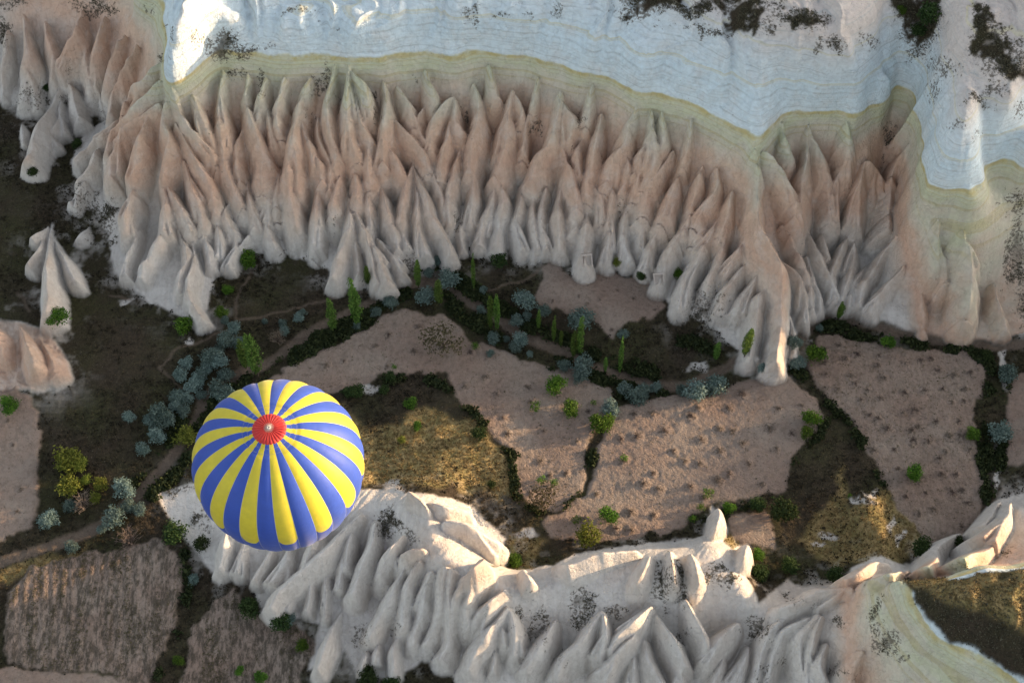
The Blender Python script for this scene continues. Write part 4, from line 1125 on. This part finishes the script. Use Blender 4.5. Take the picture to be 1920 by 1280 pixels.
SILV = [(440,615,14),(423,601,9),(427,638,17),(447,642,15),(400,668,20),(413,675,18),(376,698,13),(427,705,15),(363,722,16),(373,712,14),(413,729,20),(423,739,18),(336,742,15),(349,746,14),(346,769,14),(302,776,20),(312,786,18),(285,789,14),(296,816,16),(269,840,14),(390,690,13),(330,760,12),(410,655,10),(380,740,10)]
ORD = 'first second third fourth fifth sixth seventh eighth ninth tenth eleventh twelfth thirteenth fourteenth fifteenth sixteenth seventeenth eighteenth nineteenth twentieth'.split() + ['fourth from last', 'third from last', 'second from last', 'lowest']
for i, (x, y, r) in enumerate(sorted(SILV, key=lambda p: p[1])): PLANTS.append(('silver', x, y, r, 'silver bush of the thicket left of the balloon, %s from its upper end' % ORD[i] if i < 20 else 'silver bush of the thicket left of the balloon, %s down the slope' % ORD[i], THICK))
PLANTS += [
 ('silver',351,680,13,'lone silver bush on the dark slope upper left of the thicket'),('silver',339,702,14,'silver bush on the slope just below the lone one'),('silver',245,782,12,'isolated round silver bush on dark grass left of the thicket'),
 ('silver',497,601,6,'tiny silver bush on the footpath above the thicket'),('silver',531,605,9,'small silver bush left of the road below the footpath'),('silver',534,621,10,'small silver bush just below another by the road'),('silver',561,595,10,'silver bush on the dark slope above the road'),('silver',568,585,7,'small silver bush upslope of the road'),
 ('silver',704,585,11,'silver bush at the upper edge of the central field'),('silver',734,568,15,'silver bush in the hedge below the road, left of the bend'),('silver',670,611,9,'silver bush at the foot of the broad tall poplar'),('silver',797,555,18,'tall silver bush inside the road bend'),('silver',841,524,20,'large round silver bush on the outer side of the road bend'),('silver',821,490,11,'silver bush close to the cliff foot above the road bend'),('silver',805,511,11,'silver bush between the cliff foot and the road bend'),
 ('silver',905,544,8,'small silver bush beside the slender bare-tipped poplar'),('silver',902,581,10,'silver bush on the road edge left of the poplar pair'),('silver',925,635,12,'silver bush at the feet of the poplar pair'),('silver',949,635,7,'small silver bush right of the poplar pair'),('silver',976,638,16,'silver bush in the hedge right of the poplar pair'),('silver',966,652,12,'silver bush at the field edge right of the poplar pair'),('silver',993,665,7,'tiny silver bush at the edge of the central field'),('silver',919,662,8,'small silver bush on the field side below the poplar pair'),
 ('silver',986,564,20,'large silver bush left of the small cliff-foot field'),('silver',969,601,14,'silver bush above the road below the large silver bush'),('silver',989,591,9,'small silver bush touching the large one left of the cliff-foot field'),('silver',1020,581,14,'silver bush at the lower left corner of the cliff-foot field'),('silver',1093,598,24,'largest silver bush behind the tallest poplar'),('silver',1167,625,10,'silver bush at the lower tip of the cliff-foot field'),
 ('silver',1093,685,22,'large silver bush below the tallest poplar at the road'),('silver',1057,685,13,'silver bush left of the large one below the tallest poplar'),('silver',1085,708,12,'silver bush hanging down to the field below the tallest poplar'),('silver',1171,726,15,'left silver bush of the row at the top of the pinkish vineyard'),('silver',1191,739,20,'middle silver bush of the row at the top of the pinkish vineyard'),('silver',1204,733,14,'silver bush behind the middle one at the top of the pinkish vineyard'),('silver',1228,726,12,'right small silver bush of the row at the top of the pinkish vineyard'),('silver',1144,766,18,'silver bush between the central field and the pinkish vineyard'),('silver',1278,732,14,'small silver bush left of the pair of big pale silver trees'),
 ('silver',1300,732,22,'left of two big pale silver trees in the vineyard corner'),('silver',1344,722,22,'right of two big pale silver trees in the vineyard corner'),('silver',1488,642,14,'upper silver bush by the tip of the rock spur'),('silver',1495,679,14,'lower silver bush by the tip of the rock spur'),('silver',1535,615,8,'small silver bush below the green poplar at the cliff foot'),('silver',1885,699,18,'silver bush beside the stream bed at the right edge'),('silver',1871,806,22,'large silver bush beside the lower stream bed at the right'),('silver',1428,689,11,'silver bush at the very tip of the rock spur'),
 ('silver',235,917,20,'pale sunlit silver bush above the road left of the balloon'),('silver',215,970,20,'pale silver bush beside the road lower left'),('silver',242,947,14,'silver bush between two pale ones beside the road lower left'),('silver',262,954,12,'small silver bush at the road right of the pale pair'),('silver',193,991,9,'small silver bush on the road verge lower left'),('silver',131,947,12,'silver bush at the foot of the bare pinkish tree'),('silver',96,971,18,'silver bush at the corner of the left edge field'),('silver',136,1023,12,'lone grey bush on the sunlit verge below the road'),('silver',544,1159,12,'small silver bush at the foot of the near ridge below the balloon'),('silver',365,1085,10,'silver bush between the two lower left fields'),
 ('green',111,595,20,'round green bush at the foot of the small white rock cone'),('green',346,610,18,'round green bush at the tip of the curled white fin'),('green',417,585,13,'green bush on dark grass right of the curled white fin'),('green',427,544,11,'small green bush on dark grass above another'),('green',467,484,20,'large green bush in the cliff foot recess'),('green',22,757,18,'round green tree on the pale field at the left edge'),('yellow',135,862,26,'wide yellow-green bush on dark grass near the left field'),('yellow',152,870,16,'yellow-green bush merging with the wide one near the left field'),
 ('dark',932,487,17,'dark round bush on the dark slope under the cliff'),('green',1041,719,19,'round dense green tree on the central field'),('green',1070,764,17,'round green tree on the central field below the dense one'),('loose',1004,762,12,'loose bright shrub on the central field left of the round tree'),('loose',892,648,9,'small bright shrub on the field right of the large dry shrub'),('dark',732,707,11,'dark bush at the top edge of the grassy mound'),('dark',670,731,16,'dark bush beside the balloon at the mound corner'),('dark',655,735,12,'smaller dark bush touching the balloon side'),('dark',721,729,10,'small dark bush on the mound below the top edge'),
 ('green',771,756,12,'green bush on the upper grassy mound'),('green',783,798,9,'small green bush lower on the grassy mound'),('loose',739,686,6,'tiny bright shrub on the field above the mound'),('green',1129,793,20,'green bush on the strip between central field and pinkish vineyard'),('yellow',1157,494,9,'yellow-green shrub at the cliff foot right of the doorway'),('green',1271,514,12,'green bush in the rock cleft above the cliff-foot field'),('dark',1201,517,10,'dark bush at the upper edge of the cliff-foot field'),('yellow',754,823,8,'yellow-green shrub on the sunlit mound beside the balloon'),('dark',900,813,14,'dark bush at the right rim of the grassy mound'),('loose',1112,754,6,'tiny bright shrub at the right end of the central field'),
 ('dull',832,638,38,'large dry see-through brown shrub on the central field'),('green',1527,663,20,'round dark green tree at the corner of the right field'),('green',1663,640,14,'round green tree at the top edge of the right field'),('green',1520,782,18,'round green tree at the right end of the pinkish vineyard'),('green',1510,810,12,'smaller green bush just below the tree at the end of the pinkish vineyard'),('green',1822,811,13,'round green bush at the right border of the right field'),('dark',1848,668,14,'dark bush by the stream at the top of the right field'),
 ('green',1140,964,17,'round bright green bush on the lower pinkish vineyard'),('loose',1080,974,9,'small bright shrub left of the round bush on the lower vineyard'),('yellow',1104,1004,22,'wide yellow-green bush behind the near ridge'),('green',962,1048,15,'bright green bush in the notch of the near ridge'),('loose',1016,897,9,'left bright sprig above the dull shrub on the field tongue'),('loose',1038,904,9,'right bright sprig above the dull shrub on the field tongue'),('dull',1016,934,32,'large dull green see-through shrub at the lower end of the central field'),('loose',1169,857,8,'tiny bright shrub in the middle of the pinkish vineyard'),('dark',922,907,8,'small dark bush on the shaded lower mound'),
 ('green',1713,884,16,'round green bush alone inside the right field'),('loose',1329,922,11,'bright shrub on the right lower pinkish vineyard'),('loose',1314,949,9,'small bright shrub left of the white spire'),('loose',1297,971,8,'smallest bright shrub left of the white spire'),('green',1366,952,11,'green bush right of the tall white spire'),('dark',1421,942,14,'dark bush above the small bare plot'),('dark',1465,954,24,'large dark bush at the left foot of the grassy hill'),('green',1421,1038,11,'bright green bush right of the curved white horn rock'),('dark',1728,1025,20,'dark green bush at the right foot of the grassy hill'),('dark',1424,1075,18,'dark bush in the hollow behind the near ridge'),('dark',1565,1078,17,'very dark bush at the foot of the small pink ridge'),('dark',1480,1060,16,'dark bush in the middle of the hollow below the grassy hill'),('loose',1592,929,5,'tiny sprig on the grassy hill left of its tip'),('dark',1794,1015,10,'small dark bush at the lower end of the right field'),
 ('yellow',134,908,22,'left bright yellow-green tree by the bare pinkish tree'),('yellow',190,905,14,'right bright yellow-green tree by the bare pinkish tree'),('yellow',165,898,11,'middle yellow-green tree behind the bare pinkish tree'),('yellow',181,932,12,'low yellow-green tree right of the bare pinkish tree'),('bare',158,938,24,'bare pinkish branching tree among yellow-green trees'),('yellow',346,816,20,'sunlit yellow-green tree touching the balloon on its left'),('bare',521,632,18,'bare grey-brown tree above the balloon by the road'),('bare',245,1005,26,'sparse grey bare shrub below the road'),
 ('dark',333,998,22,'dark bush at the foot of the pale slope left of the balloon'),('dark',380,1018,15,'dark round bush below the balloon left side'),('dark',470,1139,20,'dark bush between weedy field and near ridge'),('dark',531,1163,18,'dark bush at the foot of the near ridge beside a small silver one'),('green',568,1209,11,'green bush at the edge of the weedy field by the pale tail fin'),('green',450,1256,9,'left small green bush at the bottom of the weedy field'),('green',490,1268,12,'right small green bush at the bottom of the weedy field'),('green',336,1236,10,'small green bush between the two lower left fields'),
 ('dark',690,1268,20,'dark bush at the bottom edge under the near ridge'),('dark',735,1285,18,'dark bush cut by the bottom edge under the near ridge'),('dark',1740,30,22,'dark bush in the plateau gully at the top right'),('dark',1715,75,14,'dark bush lower in the plateau gully at the top right'),('green',1690,20,9,'small green bush at the plateau gully edge top right'),('dark',64,325,12,'dark bush on the slope left of the cliff'),('dark',145,270,12,'dark bush at the left foot of the pink flank'),('dark',90,165,9,'dark bush in the cleft of the left mounds'),
]
for p in PLANTS:
    if p[0] == 'poplar': plant(p[0], p[1], p[2], p[3], p[4], 'poplars along the valley road', p[5])
    else: plant(*p)

# ------------------------------------------------------------------ low growth nobody could count
def at_grid(A, x, y):
    i = np.clip(np.searchsorted(GX, x), 0, len(GX) - 1); j = np.clip(np.searchsorted(GY, y), 0, len(GY) - 1); return A[j, i]
def tuft_field(name, label, n, weight, size, mat, leaf_n=5, cat='scrub', up=.3, seed=5):
    r = np.random.default_rng(seed); w = weight.ravel().astype(np.float64); w /= w.sum()
    idx = r.choice(len(w), n, p=w); P = VERT[idx] + np.stack([r.uniform(-.1, .1, n), r.uniform(-.1, .1, n), np.zeros(n)], 1)
    s = size * r.uniform(.5, 1.5, n) ** 1.3
    Q = np.repeat(P, leaf_n, 0); ss = np.repeat(s, leaf_n); d = r.normal(size=(len(Q), 3)) * np.array([.5, .5, .3]); d[:, 2] = np.abs(d[:, 2]) + up
    V, F, lv = leaves(Q + d * ss[:, None], 1.0, r, d * .4, 1.3)
    V = (V.reshape(-1, 4, 3) - (Q + d * ss[:, None])[:, None]) * (ss * .8)[:, None, None] + (Q + d * ss[:, None])[:, None]
    tone = np.repeat(r.uniform(-.25, .25, n), leaf_n * 4)
    o = add(name, crown_mesh(name, V.reshape(-1, 3), F, np.clip(lv + tone, 0, 1)), None, mat)
    return tag(o, label, cat, None, 'stuff')
clump = np.clip(fbm(XX / 5, YY / 5, 401, 4) * 1.6 + .45, .03, 1)
gw = ((rockz == 0) & (fieldmask == 0) & (pd > 3) & ~road) * clump * (1 - np.clip(dry, 0, 1) * .55)
tuft_field('dark_scrub', 'dark low scrub and weeds all over the valley floor', 26000, gw, .22, LM['scrub'], 4, seed=5)
tuft_field('dry_grass', 'dry golden grass tufts on the sunlit mounds', 9000, dry * ((rockz == 0) | plateau) * (fieldmask == 0) + 1e-9, .15, leaf_material('dry_grass', (.12, .095, .035), (.36, .26, .11)), 4, 'grass', seed=6)
sw = np.clip(scrub - .25, 0, 1) * (rockz > 0) * np.clip(fbm(XX / 1.8, YY / 1.8, 411, 3) * 2 + .3, 0, 1) + topgrass * .25 * clump + plateau * .12
sw = sw * np.where(FID >= 0, .3, 1)
tuft_field('rock_scrub', 'small dark bushes speckled over the rock faces and plateau tops', 15000, sw, .14, LM['rockscrub'], 4, seed=7)
hd = np.maximum(np.clip(1.4 - np.abs(strip([(p[0], p[1] + 22) for p in ROAD[6:27]], 1.0) - 0) / 18, 0, 1), np.clip(1.2 - strip([(p[0] - 4, p[1] - 18) for p in ROAD[18:27]], 1.0) / 16, 0, .8))
hd = np.maximum(hd, np.clip(1.3 - strip([(1510,600),(1600,622),(1700,640),(1790,660),(1850,680),(1850,760),(1845,860),(1850,930)], 1.0) / 12, 0, 1))
for P in ([(1120,760),(1105,830),(1110,860),(1100,920),(1060,960)], [(1488,690),(1540,735),(1590,790),(1640,860),(1655,905)], [(640,735),(780,700),(850,735),(905,790),(965,855),(970,930),(1030,970)], [(360,760),(300,850),(265,900),(215,960)], [(1550,790),(1500,860),(1470,930),(1300,985)], [(345,1040),(350,1110),(330,1200),(300,1270)], [(1890,700),(1880,800),(1875,900)], [(1260,640),(1300,640),(1340,660)]):
    hd = np.maximum(hd, np.clip(1.2 - strip(P, 1.0) / 9, 0, 1) * .5)
hd = hd * (rockz == 0) * (fieldmask == 0) * ~road * np.clip(fbm(XX / 3, YY / 3, 421, 4) * 2.4 + .3, 0, 1) ** 1.5
tuft_field('hedge_undergrowth', 'dark green undergrowth along the road and field edges', 21000, hd + 1e-9, .36, LM['hedge'], 5, 'undergrowth', .5, 8)
ww = np.isin(fieldmask, (6, 8)) * np.clip(fbm(XX / 1.2, YY / 6, 431, 3) * 2 + .2, 0, 1) + (fieldmask == 3) * .12 + (fieldmask == 1) * .05 + (fieldmask == 2) * .03
tuft_field('field_weeds', 'low weeds and clods scattered over the fields', 9000, ww + 1e-9, .11, LM['dull'], 3, 'weeds', .2, 9)

# ------------------------------------------------------------------ vine stocks in their hollows
def vine_mesh(seed):
    r = np.random.default_rng(seed); parts = []
    for i in range(13):
        a = r.uniform(0, 6.28); l = r.uniform(.35, 1.0); z = r.uniform(.16, .36)
        parts.append(tube([(0, 0, .02), (l * .5 * math.cos(a), l * .5 * math.sin(a), z), (l * math.cos(a + .3), l * math.sin(a + .3), z * .5)], [.055, .04, .015], 4))
    parts.append(tube([(0, 0, -.1), (.03, 0, .12), (.02, .03, .3)], [.16, .13, .07], 7))
    V, F = merge(parts); return crown_mesh('vine_stock', V, F, np.clip(r.normal(.45, .3, len(V)), 0, 1))
VM = [vine_mesh(600 + i) for i in range(6)]
VLAB = {1: 'low vine stock on a small earth mound on the central field', 2: 'low vine stock on a small earth mound on the pinkish vineyard', 3: 'low vine stock on a small earth mound on the large right field', 4: 'low vine stock on the small field under the carved doorway', 5: 'low vine stock on the pale field at the left edge'}
vis = [(fi, x, y, r) for fi, x, y, r in VINES if -20 < project(x, y, 1.0)[0] < 1940]
for fi, x, y, r in vis[:300]:
    o = add('vine_stock', rr.choice(VM), None, LM['vine']); o.location = (x, y, height(x, y) - .02); o.rotation_euler = (0, 0, rr.uniform(0, 6.28)); o.scale = (r * .95, r * .95, r * .8)
    tag(o, VLAB[fi], 'vine', VLAB[fi].replace('low vine stock', 'vine stocks'))
print('vines', len(vis))

# ------------------------------------------------------------------ carved doorways in the cliff foot
def doorway(px, py, w, h, name='carved_doorway'):
    p = on_ground(px, py); m = plain('carved_tuff', (.46, .40, .35), .9, 0, .3, 2)
    q2 = on_ground(px, py - 14); slope = math.atan2(q2.z - p.z, q2.y - p.y)
    parts = [box(-w, -w * .78, -.35, .5, 0, h), box(w * .78, w, -.35, .5, 0, h), box(-w, w, -.36, .5, h, h + .3), box(-w * .78, w * .78, .12, .5, 0, h)]
    o = add(name, mesh_np(name, *merge(parts), smooth_=False), ROCK[1], m); o.location = p + Vector((0, -.15, -.1)); o.rotation_euler = (-(math.pi / 2 - slope) * .55, 0, R(6))
doorway(1101, 497, .85, 1.7); doorway(1236, 530, .8, 1.4)
